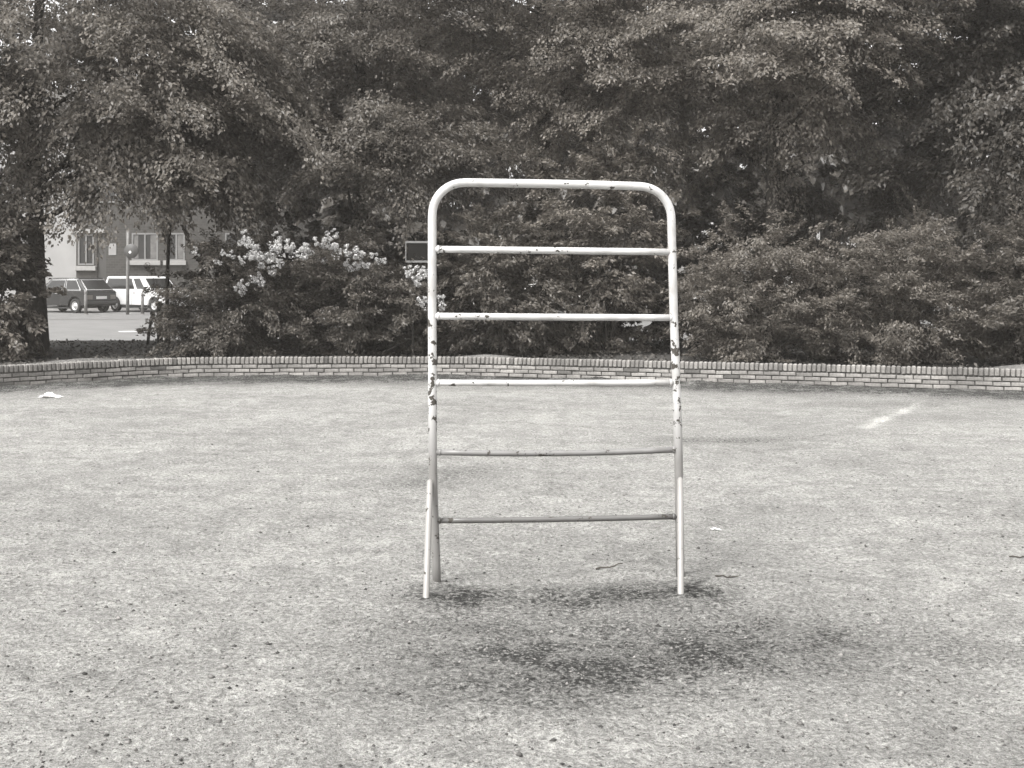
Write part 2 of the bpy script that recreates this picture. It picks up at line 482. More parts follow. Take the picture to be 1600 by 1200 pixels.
for (px, py, rxp, ryp, a) in [
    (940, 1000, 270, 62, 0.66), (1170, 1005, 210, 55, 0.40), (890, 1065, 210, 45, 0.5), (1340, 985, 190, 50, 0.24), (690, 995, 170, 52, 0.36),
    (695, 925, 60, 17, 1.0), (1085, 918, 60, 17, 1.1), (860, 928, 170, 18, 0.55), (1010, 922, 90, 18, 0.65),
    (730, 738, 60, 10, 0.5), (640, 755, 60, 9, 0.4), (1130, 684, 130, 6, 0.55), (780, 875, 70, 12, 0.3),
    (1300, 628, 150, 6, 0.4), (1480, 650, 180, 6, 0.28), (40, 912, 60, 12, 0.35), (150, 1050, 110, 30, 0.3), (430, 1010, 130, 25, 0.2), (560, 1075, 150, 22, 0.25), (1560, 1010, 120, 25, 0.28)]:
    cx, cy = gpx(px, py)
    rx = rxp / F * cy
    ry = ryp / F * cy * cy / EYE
    damp_shade += blob(cx, cy, rx, ry, a)
gap = wall_y(GX) - GY                         # moist soil along the wall foot, with the coping's shade painted in
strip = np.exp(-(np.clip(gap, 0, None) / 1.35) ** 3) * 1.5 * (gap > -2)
damp_shade = np.clip(damp_shade * (1 + 0.8 * nz) + strip * (1 + 0.5 * nz), 0, 1.35)
p0 = Vector(gpx(1346, 669)); p1 = Vector(gpx(1440, 625))
t = p1 - p0
uu = ((GX - p0.x) * t.x + (GY - p0.y) * t.y) / t.length_squared
dist = np.abs((GX - p0.x) * t.y - (GY - p0.y) * t.x) / t.length
pale = np.exp(-(dist / 0.065) ** 2) * np.clip(uu * 12, 0, 1) * np.clip((1.15 - uu) * 2.2, 0, 1) * np.clip(1 + 1.2 * vnoise(GX, GY, 0.25, 31), 0, 1.3) * (uu > -0.02)
for nm, arr in (('damp_shade', damp_shade), ('pale', pale)):
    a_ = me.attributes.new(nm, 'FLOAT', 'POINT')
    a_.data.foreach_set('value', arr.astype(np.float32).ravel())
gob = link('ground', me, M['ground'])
tag(gob, kind='structure')

# crumbs of earth and grit: loose small pieces lying on the ground
def ground_z1(x, y):
    return float(ground_h(np.array([x]), np.array([y]))[0])
def crumbs():
    n = 20000
    u = rng.random(n)
    d = 1.0 / (1.0 / 18.0 + u * (1.0 / 3.6 - 1.0 / 18.0))
    x = (rng.random(n) - 0.5) * 1.0 * d
    m_ = 2600
    x[:m_] = 0.45 + rng.normal(size=m_) * 0.75; d[:m_] = 5.75 + rng.normal(size=m_) * 0.42
    z = ground_h(x, d)
    s = np.clip(rng.lognormal(-5.6, 0.5, n), 0.0018, 0.016)
    base = np.array([(1,0,0),(0,1,0),(-1,0,0),(0,-1,0),(0,0,0.8),(0,0,-0.6)])
    tri = np.array([(0,1,4),(1,2,4),(2,3,4),(3,0,4),(1,0,5),(2,1,5),(3,2,5),(0,3,5)])
    sc = (0.6 + 0.8 * rng.random((n, 6, 3)))
    an = rng.random(n) * 6.28
    b = base[None] * sc * s[:, None, None]
    c, sn = np.cos(an)[:, None], np.sin(an)[:, None]
    bx = b[..., 0] * c - b[..., 1] * sn; by = b[..., 0] * sn + b[..., 1] * c
    Vv = np.stack([bx + x[:, None], by + d[:, None], b[..., 2] * 0.8 + z[:, None] + s[:, None] * 0.15], -1).reshape(-1, 3)
    Ff = (tri[None] + (np.arange(n) * 6)[:, None, None]).reshape(-1, 3)
    o = link('soil_crumbs', mesh_np('soil_crumbs', Vv, Ff), M['clods'])
    tag(o, 'scattered crumbs of earth and grit on the trodden ground', 'soil', kind='stuff')
crumbs()
def ground_leaves():
    rg = np.random.default_rng(91); n = 320
    d = 1.0 / (1.0 / 19.0 + rg.random(n) * (1.0 / 3.8 - 1.0 / 19.0)); x = (rg.random(n) - 0.5) * d
    z = ground_h(x, d) + 0.006
    an = rg.random(n) * 6.283; s = 0.005 + 0.010 * rg.random(n)
    a = np.stack([np.cos(an), np.sin(an), rg.normal(size=n) * 0.15], -1); b = np.stack([-np.sin(an), np.cos(an), rg.normal(size=n) * 0.2], -1)
    c = np.stack([x, d, z], -1); w = (s * (0.3 + 0.25 * rg.random(n)))[:, None]; up = np.array([0, 0, 1.0]) * (s * 0.3)[:, None]
    Vv = np.stack([c - a * s[:, None], c - b * w + up, c + a * s[:, None] + up * 0.6, c + b * w + up], 1).reshape(-1, 3)
    i = np.arange(n) * 4
    Ff = np.stack([np.stack([i, i+1, i+2], 1), np.stack([i, i+2, i+3], 1)], 1).reshape(-1, 3)
    o = link('dry_leaves', mesh_np('dry_leaves', Vv, Ff), M['litter_leaf'])
    tag(o, 'small dry leaves and bits scattered over the trodden ground', 'dry leaves', kind='stuff')
ground_leaves()

# ------------------------------------------------------------------ planting bed, road, far pavement
WALL_T = 0.29                                 # wall top height
BED_BACK = 25.0
def bed():
    xs_ = np.linspace(-14, 14, 200); nrow = 40
    Vv = []
    for j in range(nrow):
        f = j / (nrow - 1)
        y0 = wall_y(xs_) + 0.075
        y = y0 + (BED_BACK - y0) * f
        z = 0.195 + 0.05 * vnoise(xs_, y, 0.8, 41) + 0.03 * vnoise(xs_, y, 0.25, 42) + 0.075 * f
        mound = 0.0
        for (px, wpx, hh) in [(765, 70, 0.085), (1570, 90, 0.16), (140, 110, 0.10)]:
            cx = PX(px, 19.9); mound = mound + hh * np.exp(-((xs_ - cx) / (wpx / F * 19.0)) ** 2)
        q = np.clip((y - y0) / 0.3, 0, 1)
        z = z + mound * q * np.exp(-((y - y0 - 0.35) / 0.5) ** 2)
        if j == 0: z = np.full_like(xs_, 0.19)
        z = np.where(f == 1.0, 0.27, z)
        Vv.append(np.stack([xs_, y, z], -1))
    sk = Vv[-1].copy(); sk[:, 2] = -0.05; Vv.append(sk)
    Vv = np.array(Vv); r, c = Vv.shape[:2]
    i_ = (np.arange(r - 1)[:, None] * c + np.arange(c - 1)[None]).ravel()
    me = mesh_np('planting_bed', Vv.reshape(-1, 3), np.stack([i_, i_+1, i_+c+1, i_+c], -1), True)
    m, N, L, B = nmat('bed_soil')
    at = N.new('ShaderNodeAttribute'); at.attribute_name = 'sandy'
    tc = N.new('ShaderNodeTexCoord'); n = N.new('ShaderNodeTexNoise'); n.inputs['Scale'].default_value = 25; n.inputs['Detail'].default_value = 6
    L.new(tc.outputs['Object'], n.inputs['Vector'])
    r1 = N.new('ShaderNodeValToRGB'); r1.color_ramp.elements[0].position = 0.3; r1.color_ramp.elements[1].position = 0.7
    r1.color_ramp.elements[0].color = G(0.018, 0.08); r1.color_ramp.elements[1].color = G(0.05, 0.08)
    r2 = N.new('ShaderNodeValToRGB'); r2.color_ramp.elements[0].position = 0.3; r2.color_ramp.elements[1].position = 0.7
    r2.color_ramp.elements[0].color = G(0.09, 0.04); r2.color_ramp.elements[1].color = G(0.19, 0.04)
    mx = N.new('ShaderNodeMixRGB')
    L.new(n.outputs['Fac'], r1.inputs['Fac']); L.new(n.outputs['Fac'], r2.inputs['Fac'])
    L.new(at.outputs['Fac'], mx.inputs['Fac']); L.new(r1.outputs[0], mx.inputs['Color1']); L.new(r2.outputs[0], mx.inputs['Color2'])
    L.new(mx.outputs[0], B.inputs['Base Color']); B.inputs['Roughness'].default_value = 0.95
    bp = N.new('ShaderNodeBump'); bp.inputs['Strength'].default_value = 0.7; bp.inputs['Distance'].default_value = 0.03
    L.new(n.outputs['Fac'], bp.inputs['Height']); L.new(bp.outputs['Normal'], B.inputs['Normal'])
    X = Vv[..., 0]; Y = Vv[..., 1]
    g = Y - wall_y(X)
    sandy = np.zeros_like(X)
    for (px, wpx, dd, a) in [(765, 80, 0.8, 0.95), (1560, 120, 1.1, 0.95), (140, 105, 1.6, 0.6)]:
        sandy += a * np.exp(-((X - PX(px, 19.9)) / (wpx / F * 19.0)) ** 2) * np.exp(-(g / dd) ** 2)
    sandy = np.clip(sandy * (1.1 + 1.0 * vnoise(X, Y, 0.4, 43)), 0, 1)
    a_ = me.attributes.new('sandy', 'FLOAT', 'POINT'); a_.data.foreach_set('value', sandy.astype(np.float32).ravel())
    tag(link('planting_bed', me, m), kind='structure')
    kb = MB()
    o = MB().box(-14, 14, BED_BACK + 0.004, BED_BACK + 0.12, -0.05, 0.285).build('bed_kerb', M['gutter'])
    bevel(o, 0.01); tag(o, kind='structure')
bed()
def sheet(name, x0, x1, y0, y1, z, m):
    V = [(x0,y0,z),(x1,y0,z),(x1,y1,z),(x0,y1,z)]
    o = MB().add(V, [(0,1,2,3)]).build(name, m); return tag(o, kind='structure')
sheet('road', -120, 120, 26.2, 43.9, 0.004, M['asphalt'])
sheet('gutter', -120, 120, 43.9, 44.35, 0.010, M['gutter'])
sheet('parking_strip', -120, 120, 44.35, 55.5, 0.006, M['asphalt_bay'])
o = MB().box(-120, 120, 55.5, 57.9, -0.05, 0.12).build('pavement', M['pavement']); bevel(o, 0.02); tag(o, kind='structure')
x_, y_ = PX(203, 35), 35.0
V_ = []
for k in range(14):
    a_ = 2 * math.pi * k / 14
    V_.append((x_ + 0.33 * math.cos(a_) * (1 + 0.15 * math.sin(3 * a_)), y_ + 0.32 * math.sin(a_), 0.009))
tag(MB().add(V_, [tuple(range(14))]).build('road_marking', M['white_line']), kind='structure')

# ------------------------------------------------------------------ low brick wall
def wall():
    root = empty('brick_wall', (0, 0, 0))
    tag(root, 'low curved brick retaining wall with upright coping bricks edging the playground', 'wall')
    # arc length table
    seg = np.sqrt(np.diff(WCx) ** 2 + np.diff(WCy) ** 2); S = np.concatenate([[0], np.cumsum(seg)])
    def at(s):
        x = np.interp(s, S, WCx); y = np.interp(s, S, WCy)
        x2 = np.interp(s + 0.05, S, WCx); y2 = np.interp(s + 0.05, S, WCy); x1 = np.interp(s - 0.05, S, WCx); y1 = np.interp(s - 0.05, S, WCy)
        return float(x), float(y), math.atan2(y2 - y1, x2 - x1)
    # mortar core
    c = MB(); ss = np.arange(0, S[-1], 0.12)
    Vv = []; Fs = []
    for s in ss:
        x, y, a = at(s); nxx, nyy = -math.sin(a), math.cos(a)
        for (q, z) in ((0.020, -0.08), (0.020, WALL_T - 0.014), (0.095, WALL_T - 0.014), (0.095, -0.08)):
            Vv.append((x + nxx * q, y + nyy * q, z))
    for i in range(len(ss) - 1):
        for k in range(4):
            k2 = (k + 1) % 4; Fs.append((i*4+k, i*4+k2, (i+1)*4+k2, (i+1)*4+k))
    Fs += [(0,1,2,3), tuple((len(ss)-1)*4 + k for k in (3,2,1,0))]
    c.add(Vv, Fs); c.build('mortar', M['mortar'], root)
    def bevel_box(name, lx, ly, lz, b, seed):
        bm = bmesh.new(); bmesh.ops.create_cube(bm, size=1.0)
        for v in bm.verts: v.co = Vector((v.co.x * lx, v.co.y * ly, v.co.z * lz))
        bmesh.ops.bevel(bm, geom=bm.edges[:], offset=b, segments=1, affect='EDGES')
        r = np.random.default_rng(seed)
        for v in bm.verts: v.co += Vector((r.normal() * 0.0016, r.normal() * 0.0012, r.normal() * 0.0016))
        me = bpy.data.meshes.new(name); bm.to_mesh(me); bm.free(); return me
    PITCH, CP = 0.232, 0.0625
    br = [bevel_box('brick', 0.216, 0.09, 0.050, 0.005, k) for k in range(4)]
    cp = [bevel_box('coping_brick', 0.0565, 0.12, 0.108, 0.012, 10 + k) for k in range(4)]
    for me in br: me.materials.append(M['brick'])
    for me in cp: me.materials.append(M['coping'])
    r = np.random.default_rng(5)
    far = MB()
    def put(me, name, s, z, depth):
        x, y, a = at(s)
        nxx, nyy = -math.sin(a), math.cos(a)
        q = depth + r.normal() * 0.004
        loc = (x + nxx * q, y + nyy * q, z + r.normal() * 0.0025)
        rz = a + r.normal() * 0.008
        px = 800 + F * x / y
        if -22 < px < 1622:
            o = bpy.data.objects.new(name, me); COL.objects.link(o); o.parent = root
            o.location = loc; o.rotation_euler = (r.normal() * 0.008, r.normal() * 0.008, rz)
        else:
            mt = Matrix.Translation(loc) @ Matrix.Rotation(rz, 4, 'Z')
            far.add([mt @ v.co for v in me.vertices], [tuple(p.vertices) for p in me.polygons])
    zc = WALL_T - 0.115 - 0.01 - 0.026
    for row in range(3):
        off = (0.0, 0.5, 0.12, 0.62)[row] * PITCH
        s = 0.15 + off
        while s < S[-1] - 0.15:
            if not (row == 2 and r.random() < 0.0):
                put(br[int(r.integers(4))], 'brick', s, zc - row * CP, 0.045)
            s += PITCH
    s = 0.1; n = 0
    while s < S[-1] - 0.1:
        put(cp[int(r.integers(4))], 'coping_brick', s, WALL_T - 0.055, 0.052)
        s += 0.0685
    o = far.build('brickwork_ends', M['brick_joined'], root); o['kind'] = 'stuff'
wall()

# ------------------------------------------------------------------ climbing frame
def climbing_frame():
    base = Vector(((FEET[1].x + FEET[3].x) / 2, (FEET[1].y + FEET[3].y) / 2, 0))
    root = empty('climbing_frame', base)
    tag(root, 'white painted steel pipe climbing frame with five rungs on bare ground', 'climbing frame')
    R = 0.0225
    def loc(v): return v - base
    pl = M_paint_hoop
    # hoop path
    pts = []
    left = [hoop_pt(px, py) for px, py in [(683, 930), (681.5, 880), (678.3, 800), (676.6, 745), (676, 700), (675.6, 600), (675.3, 500), (675.2, 420), (675.3, 340)]]
    right = [hoop_pt(px, py) for px, py in [(1049, 343), (1050.8, 420), (1053, 500), (1057, 600), (1060, 700), (1061.5, 800), (1063, 925)]]
    pts += left
    for k in range(1, 9):
        a = math.pi - k / 9 * math.pi / 2
        pts.append(hoop_pt(725 + 49.7 * math.cos(a), 336 - 50.5 * math.sin(a)))
    for px, py in [(727, 285.3), (800, 286.3), (860, 287.2), (930, 288.8), (999, 291)]:
        pts.append(hoop_pt(px, py))
    for k in range(1, 9):
        a = math.pi / 2 - k / 9 * math.pi / 2
        pts.append(hoop_pt(1000 + 49 * math.cos(a), 342 - 50.5 * math.sin(a)))
    pts += right
    # consistent tube in the hoop plane
    t_pl = (hoop_pt(1063, 900) - hoop_pt(682, 900)); t_pl.z = 0; t_pl.normalize()
    nrm = Vector((-t_pl.y, t_pl.x, 0))
    def plane_tube(path, r, n=20):
        Vv = []; Fs = []
        for i, p in enumerate(path):
            t = (path[min(i+1, len(path)-1)] - path[max(i-1, 0)]).normalized()
            a = t.cross(nrm).normalized()
            for k in range(n):
                an = 2 * math.pi * k / n
                Vv.append(loc(p) + (a * math.cos(an) + nrm * math.sin(an)) * r)
        for i in range(len(path) - 1):
            for k in range(n):
                k2 = (k + 1) % n; Fs.append((i*n+k, i*n+k2, (i+1)*n+k2, (i+1)*n+k))
        Fs2 = [tuple(range(n)), tuple((len(path)-1)*n + k for k in range(n))]
        m = MB(); m.add(Vv, Fs, True); m.add([], []); 
        b0 = 0
        m.f += Fs2; m.sm += [False, False]
        return m
    plane_tube(pts, R).build('hoop', pl, root)
    rungs = [(389.5, 391.5, 394, 0.018, 'a'), (494, 495.5, 496.5, 0.018, 'a'), (598, 598.5, 597.5, 0.0165, 'a'), (706.5, 708.5, 702.5, 0.0155, 'b'), (813.5, 811.5, 807, 0.015, 'b')]
    for (yl, ym, yr, r, kind) in rungs:
        path = []
        for k in range(9):
            f = k / 8
            px = 677.5 + (1055 - 677.5) * f if kind == 'a' else 680 + (1059.5 - 680) * f
            py = yl * (1-f) * (1-2*f) + ym * 4 * f * (1-f) + yr * f * (2*f - 1)
            path.append(hoop_pt(px, py))
        plane_tube(path, r, 16).build('rung', M_paint_rung if kind == 'a' else M_paint_worn, root)
        for q0, q1 in ((path[0], path[1]), (path[-1], path[-2])):      # weld bead where the rung meets the upright
            dv = (q1 - q0).normalized()
            rs = [r * 1.02, r * 1.22, r * 1.25, r * 1.02]
            MB().tube([loc(q0 + dv * t_) for t_ in (0.018, 0.021, 0.025, 0.031)], rs, 14).build('weld_bead', M_paint_rung if kind == 'a' else M_paint_worn, root)
    for (jx, jy, foot, pyb) in [(672.3, 748, FEET[0], 0), (1061.5, 745, FEET[2], 0)]:
        top = hoop_pt(jx, jy) + Vector((0, -0.034, 0))
        bot = Vector((foot.x, foot.y, -0.08))
        d = (bot - top).normalized()
        f0 = Vector((foot.x, foot.y, 0.0))
        dd = (f0 - top)
        path = [loc(top + dd * q) for q in (0.0, 0.02, 0.25, 0.5, 0.75, 1.0, 1.1)]
        rr = [0.009, 0.0155, 0.0165, 0.0165, 0.0165, 0.0165, 0.0165]
        MB().tube(path, rr, 16).build('support_leg', M_paint_leg, root)
M_paint_hoop = paint_mat('chipped_white_paint_hoop', 0.045, 0.85, 0.13, 0.13)
M_paint_rung = paint_mat('chipped_white_paint_rung', 0.045, 0.0, 0.0)
M_paint_leg = paint_mat('chipped_white_paint_leg', 0.04, 0.85, 0.0, 0.2)
M_paint_worn = paint_mat('rubbed_paint_low_rung', 0.07, 0.9, 0.0, 0.06)
climbing_frame()

# ------------------------------------------------------------------ foliage
def leaves(c, o, n_leaf, L, W, T, droop, size, asp, rg, up_bias=1.0, jit=0.55):
    """c (N,3) spray roots, o (N,3) outward unit vectors -> vertices and faces of folded leaf blades"""
    N = len(c)
    Lv = np.repeat(L * (0.7 + 0.6 * rg.random(N)), n_leaf)
    C = np.repeat(c, n_leaf, 0); O = np.repeat(o, n_leaf, 0); k = len(C)
    up = np.array([0, 0, 1.0])
    side = np.cross(np.broadcast_to(up, O.shape), O); side /= np.linalg.norm(side, axis=1, keepdims=True) + 1e-6
    u = rg.random(k) ** 0.8
    v = (rg.random(k) - 0.5) + rg.normal(size=k) * 0.15
    taper = 1.1 - 0.65 * u
    pos = C + O * ((u - 0.25) * Lv)[:, None] + side * (v * W * taper)[:, None]
    pos[:, 2] += rg.normal(size=k) * T - droop * Lv * u * u
    a = O * (0.5 + 0.5 * rg.random(k))[:, None] + side * (np.sign(v) * rg.random(k) * 0.9)[:, None] + rg.normal(size=(k, 3)) * 0.35
    a[:, 2] -= 0.25 + droop * 0.8 * u
    a /= np.linalg.norm(a, axis=1, keepdims=True)
    n = up * up_bias + O * 0.45 + rg.normal(size=(k, 3)) * jit
    n -= a * np.sum(n * a, 1, keepdims=True); n /= np.linalg.norm(n, axis=1, keepdims=True) + 1e-6
    s = np.cross(n, a)
    sz = size * (0.6 + 0.75 * rg.random(k))
    wd = sz * asp * 0.5
    b = pos - a * (sz * 0.5)[:, None]; tip = pos + a * (sz * 0.5)[:, None] - n * (sz * 0.10)[:, None]
    md = pos - a * (sz * 0.06)[:, None]
    lf = md + s * wd[:, None] + n * (sz * 0.10)[:, None]; rt = md - s * wd[:, None] + n * (sz * 0.10)[:, None]
    V = np.stack([b, rt, tip, lf], 1).reshape(-1, 3)
    i = np.arange(k) * 4
    Fa = np.stack([np.stack([i, i+1, i+2], 1), np.stack([i, i+2, i+3], 1)], 1).reshape(-1, 3)
    return V, Fa

def branch_sprays(ells, n, rg, inner, per=9, span=1.5, fall=0.35):
    """sprays strung along branches that reach outwards and sag, leaving dark gaps between the layers"""
    c, o = ellipsoid_sprays(ells, max(8, n // per), rg, inner)
    N = len(c)
    C = np.repeat(c, per, 0); O = np.repeat(o, per, 0); k = len(C)
    side = np.cross(np.broadcast_to(np.array([0, 0, 1.0]), O.shape), O); side /= np.linalg.norm(side, axis=1, keepdims=True) + 1e-6
    ln = np.repeat(span * (0.6 + 0.8 * rg.random(N)), per)
    u = rg.random(k) - 0.55
    v = rg.normal(size=k) * 0.34
    P_ = C + O * (u * ln)[:, None] + side * (v * ln)[:, None]
    P_[:, 2] += rg.normal(size=k) * 0.07 - fall * ln * np.clip(u + 0.55, 0, 1) ** 2
    O2 = O + side * (v * 1.2)[:, None] + rg.normal(size=(k, 3)) * 0.15
    O2 /= np.linalg.norm(O2, axis=1, keepdims=True)
    fc, fo = ellipsoid_sprays(ells, int(n * 0.45), rg, 0.05)
    return np.concatenate([P_, fc]), np.concatenate([O2, fo])

def ellipsoid_sprays(ells, n, rg, inner=0.35, flat_low=None):
    tot = sum(e[6] for e in ells)
    cs, os_ = [], []
    for (cx, cy, cz, rx, ry, rz, w) in ells:
        k = int(n * w / tot)
        d = rg.normal(size=(k, 3)); d /= np.linalg.norm(d, axis=1, keepdims=True)
        r = inner + (1 - inner) * rg.random(k) ** 0.55
        r = r * (1 + 0.10 * rg.normal(size=k))
        p = d * r[:, None] * np.array([rx, ry, rz]) + np.array([cx, cy, cz])
        o = d.copy(); o[:, 2] = o[:, 2] * 0.35 + rg.normal(size=k) * 0.15
        o += rg.normal(size=(k, 3)) * 0.25
        o /= np.linalg.norm(o, axis=1, keepdims=True)
        cs.append(p); os_.append(o)
    return np.concatenate(cs), np.concatenate(os_)

def limb(mb, a, b, r0, r1, rg, sag=0.15, n=6, sides=6):
    a = Vector(a); b = Vector(b); L = (b - a).length
    pts = []; rr = []
    j1 = Vector(rg.normal(size=3)) * L * 0.05
    for k in range(n + 1):
        f = k / n
        p = a.lerp(b, f) + j1 * math.sin(f * math.pi)
        p.z += sag * L * math.sin(f * math.pi)
        pts.append(p); rr.append(r0 + (r1 - r0) * f)
    mb.tube(pts, rr, sides)

def tree(name, label, base, h, tr, ells, n_spray, n_leaf, leaf, m, seed, group, L=0.9, W=0.75, T=0.05, droop=0.35, asp=0.6, inner=0.35, lean=(0, 0), bias_o=None, keep=None, jit=0.5, span=1.5):
    rg = np.random.default_rng(seed)
    base = Vector(base)
    root = empty(name, base); tag(root, label, 'tree', group)
    # sprays in world space, then moved to local
    c, o = branch_sprays(ells, n_spray, rg, inner, span=span, fall=droop)
    if base.y < 30:
        k = (c[:, 2] < 7.9) | (rg.random(len(c)) < 0.22); c, o = c[k], o[k]      # the tops, out of view, are thinner
    if bias_o is not None:
        o = o + np.array(bias_o); o /= np.linalg.norm(o, axis=1, keepdims=True)
    if keep is not None:
        k = keep(c); c, o = c[k], o[k]
    V, Fa = leaves(c, o, n_leaf, L, W, T, droop, leaf, asp, rg, jit=jit)
    V = V - np.array(base)
    crown = link('crown', mesh_np('crown', V, Fa), m, root)
    mb = MB()
    top = Vector((lean[0], lean[1], h))
    pts = []; rr = []
    for k in range(9):
        f = k / 8
        p = top * f + Vector((math.sin(f * 5 + seed) * 0.08, math.cos(f * 4 + seed) * 0.08, 0)) * f
        pts.append(p); rr.append(tr * (1.0 - 0.72 * f) * (1.35 if k == 0 else 1.0))
    pts[0].z = -0.12
    mb.tube(pts, rr, 12)
    idx = rg.choice(len(c), min(26, len(c)), replace=False)
    for i in idx:
        e = Vector(c[i]) - base
        f = min(0.95, max(0.25, (e.z - 0.25 * Vector((e.x, e.y)).length) / h))
        s = top * f
        limb(mb, s, e, tr * 0.34 * (1.1 - f * 0.6), 0.008, rg, 0.10)
    mb.build('trunk', M['bark'], root)
    return root

def shrub(name, label, base, ells, n_spray, n_leaf, leaf, m, seed, group, L=0.42, W=0.34, T=0.03, droop=0.25, asp=0.5, inner=0.3, n_stem=9, cat='shrub', jit=0.6):
    rg = np.random.default_rng(seed)
    base = Vector(base)
    root = empty(name, base); tag(root, label, cat, group)
    c, o = branch_sprays(ells, n_spray, rg, inner, per=4, span=0.6, fall=0.1)
    k = c[:, 2] > base.z + 0.05
    c, o = c[k], o[k]
    o[:, 2] += 0.25; o /= np.linalg.norm(o, axis=1, keepdims=True)
    V, Fa = leaves(c, o, n_leaf, L, W, T, droop, leaf, asp, rg, jit=jit)
    V = V - np.array(base); V[:, 2] = np.maximum(V[:, 2], 0.03 + 0.05 * rg.random(len(V)))
    link('foliage', mesh_np('foliage', V, Fa), m, root)
    mb = MB()
    for i in rg.choice(len(c), n_stem, replace=False):
        e = Vector(c[i]) - base
        limb(mb, (rg.normal() * 0.10, rg.normal() * 0.10, -0.05), e, 0.028, 0.006, rg, 0.08, 5, 6)
    mb.build('stems', M['bark'], root)
    return root, c, o

BZ = 0.215
TG = 'broadleaf trees in the planting bed'
# left: big broad-leaved tree whose drooping branches reach over the street view
tree('chestnut_tree', 'large tree with drooping broad leaf sprays whose dark trunk edges the street view', (PX(58, 22.4), 22.4, BZ), 8.5, 0.17,
     [(-7.2, 22.2, 5.9, 3.3, 2.9, 3.3, 1.0), (-5.4, 21.2, 4.6, 1.9, 1.8, 1.8, 0.35), (-9.6, 21.0, 4.3, 1.8, 1.8, 2.4, 0.5)], 880, 150, 0.074, M['leaf_big'], 3, TG,
     L=0.8, W=0.6, droop=0.55, bias_o=(0.35, -0.2, -0.15), keep=lambda c: ~((c[:, 2] < 2.74) & (c[:, 0] / c[:, 1] > -0.375) & (c[:, 0] / c[:, 1] < -0.2)))
tree('linden_tree', 'tree with layered pale leaf sprays between the big left tree and the frame', (PX(560, 24.2), 24.2, BZ), 9.0, 0.16,
     [(-2.7, 23.8, 6.2, 2.6, 2.3, 3.2, 1.0), (-1.9, 22.4, 3.9, 1.7, 1.2, 0.75, 0.32)], 680, 145, 0.062, M['leaf_mid'], 5, TG, L=0.75, W=0.62, droop=0.3, bias_o=(0.1, -0.3, 0))
tree('beech_tree', 'tall tree directly behind the climbing frame with fine pale leaves', (PX(850, 24.5), 24.5, BZ), 9.5, 0.17,
     [(0.7, 24.2, 6.6, 2.7, 2.4, 3.5, 1.0), (2.0, 22.9, 5.0, 1.6, 1.5, 1.9, 0.3)], 720, 145, 0.060, M['leaf_pale'], 7, TG, L=0.75, W=0.62, droop=0.25, bias_o=(0.0, -0.3, 0))
tree('maple_tree', 'broad tree above the right-hand bushes with bright top sprays', (PX(1210, 23.2), 23.2, BZ), 9.0, 0.18,
     [(4.7, 22.9, 6.6, 2.9, 2.5, 3.1, 1.0), (5.2, 21.2, 5.9, 1.9, 1.5, 1.5, 0.3)], 740, 145, 0.065, M['leaf_pale'], 9, TG, L=0.75, W=0.62, droop=0.35, bias_o=(0.05, -0.3, -0.05))
tree('elm_tree', 'dark tree at the right edge of the picture', (PX(1600, 22.4), 22.4, BZ), 8.8, 0.17,
     [(8.6, 22.0, 5.4, 2.6, 2.4, 3.6, 1.0)], 600, 125, 0.085, M['leaf_dark'], 13, TG, L=0.75, W=0.62, droop=0.35)
tree('young_tree', 'slender young tree with thin dark trunk standing right of the parked cars', (PX(262, 23.6), 23.6, BZ), 4.6, 0.045,
     [(-6.1, 23.6, 4.2, 1.3, 1.1, 1.3, 1.0)], 110, 90, 0.10, M['leaf_big'], 17, TG, L=0.7, W=0.6, droop=0.5)
BG = 'trees across the road'
for i, (x, d, h, rx, cz, lab) in enumerate([
    (-9.6, 50.5, 13.5, 3.7, 8.8, 'dark tree across the road right of the white estate car'),
    (-2.5, 47.5, 14.5, 4.6, 7.0, 'tall dark tree across the road behind the flowering shrubs'),
    (4.5, 46.5, 15.5, 4.8, 7.6, 'tall dark tree across the road directly behind the climbing frame'),
    (11.5, 47.0, 15.0, 4.8, 7.4, 'tall dark tree across the road behind the right-hand bushes'),
    (18.8, 46.5, 15.0, 4.8, 7.4, 'tall dark tree across the road towards the right edge'),
    (-21.0, 73.0, 19.0, 7.5, 12.0, 'high tree behind the houses seen above the left tree')]):
    tree('street_tree', lab, (x, d, 0.006), h, 0.22, [(x, d, cz, rx, 3.4, h - cz - 0.3 if i == 0 else h * 0.48, 1.0)], 400, 52, 0.50, M['leaf_dark'], 40 + i, BG, L=1.4, W=1.2, span=2.2, T=0.08, droop=0.35)

SG = 'shrubs in the planting bed'
def sh(name, lab, px, d, top_py, rpx, n_spray, n_leaf, leaf, m, seed, ry=0.95, extra=(), **kw):
    x = PX(px, d); zt = EYE - (top_py - HZ) / F * d; r = rpx / F * d
    cz = BZ + (zt - BZ) * 0.47
    e = [(x, d, cz, r, ry, (zt - BZ) * 0.56, 1.0)]
    e.append((x, d + 0.35, BZ + 0.38, r * 0.85, ry * 0.45, 0.40, 0.28))
    for (dpx, dtop, dr, w) in extra:
        xx = PX(px + dpx, d); zz = EYE - (dtop - HZ) / F * d
        e.append((xx, d, zz - dr * 0.8, dr, dr, dr, w))
    return shrub(name, lab, (x, d, BZ), e, n_spray, n_leaf, leaf, m, seed, SG, **kw)

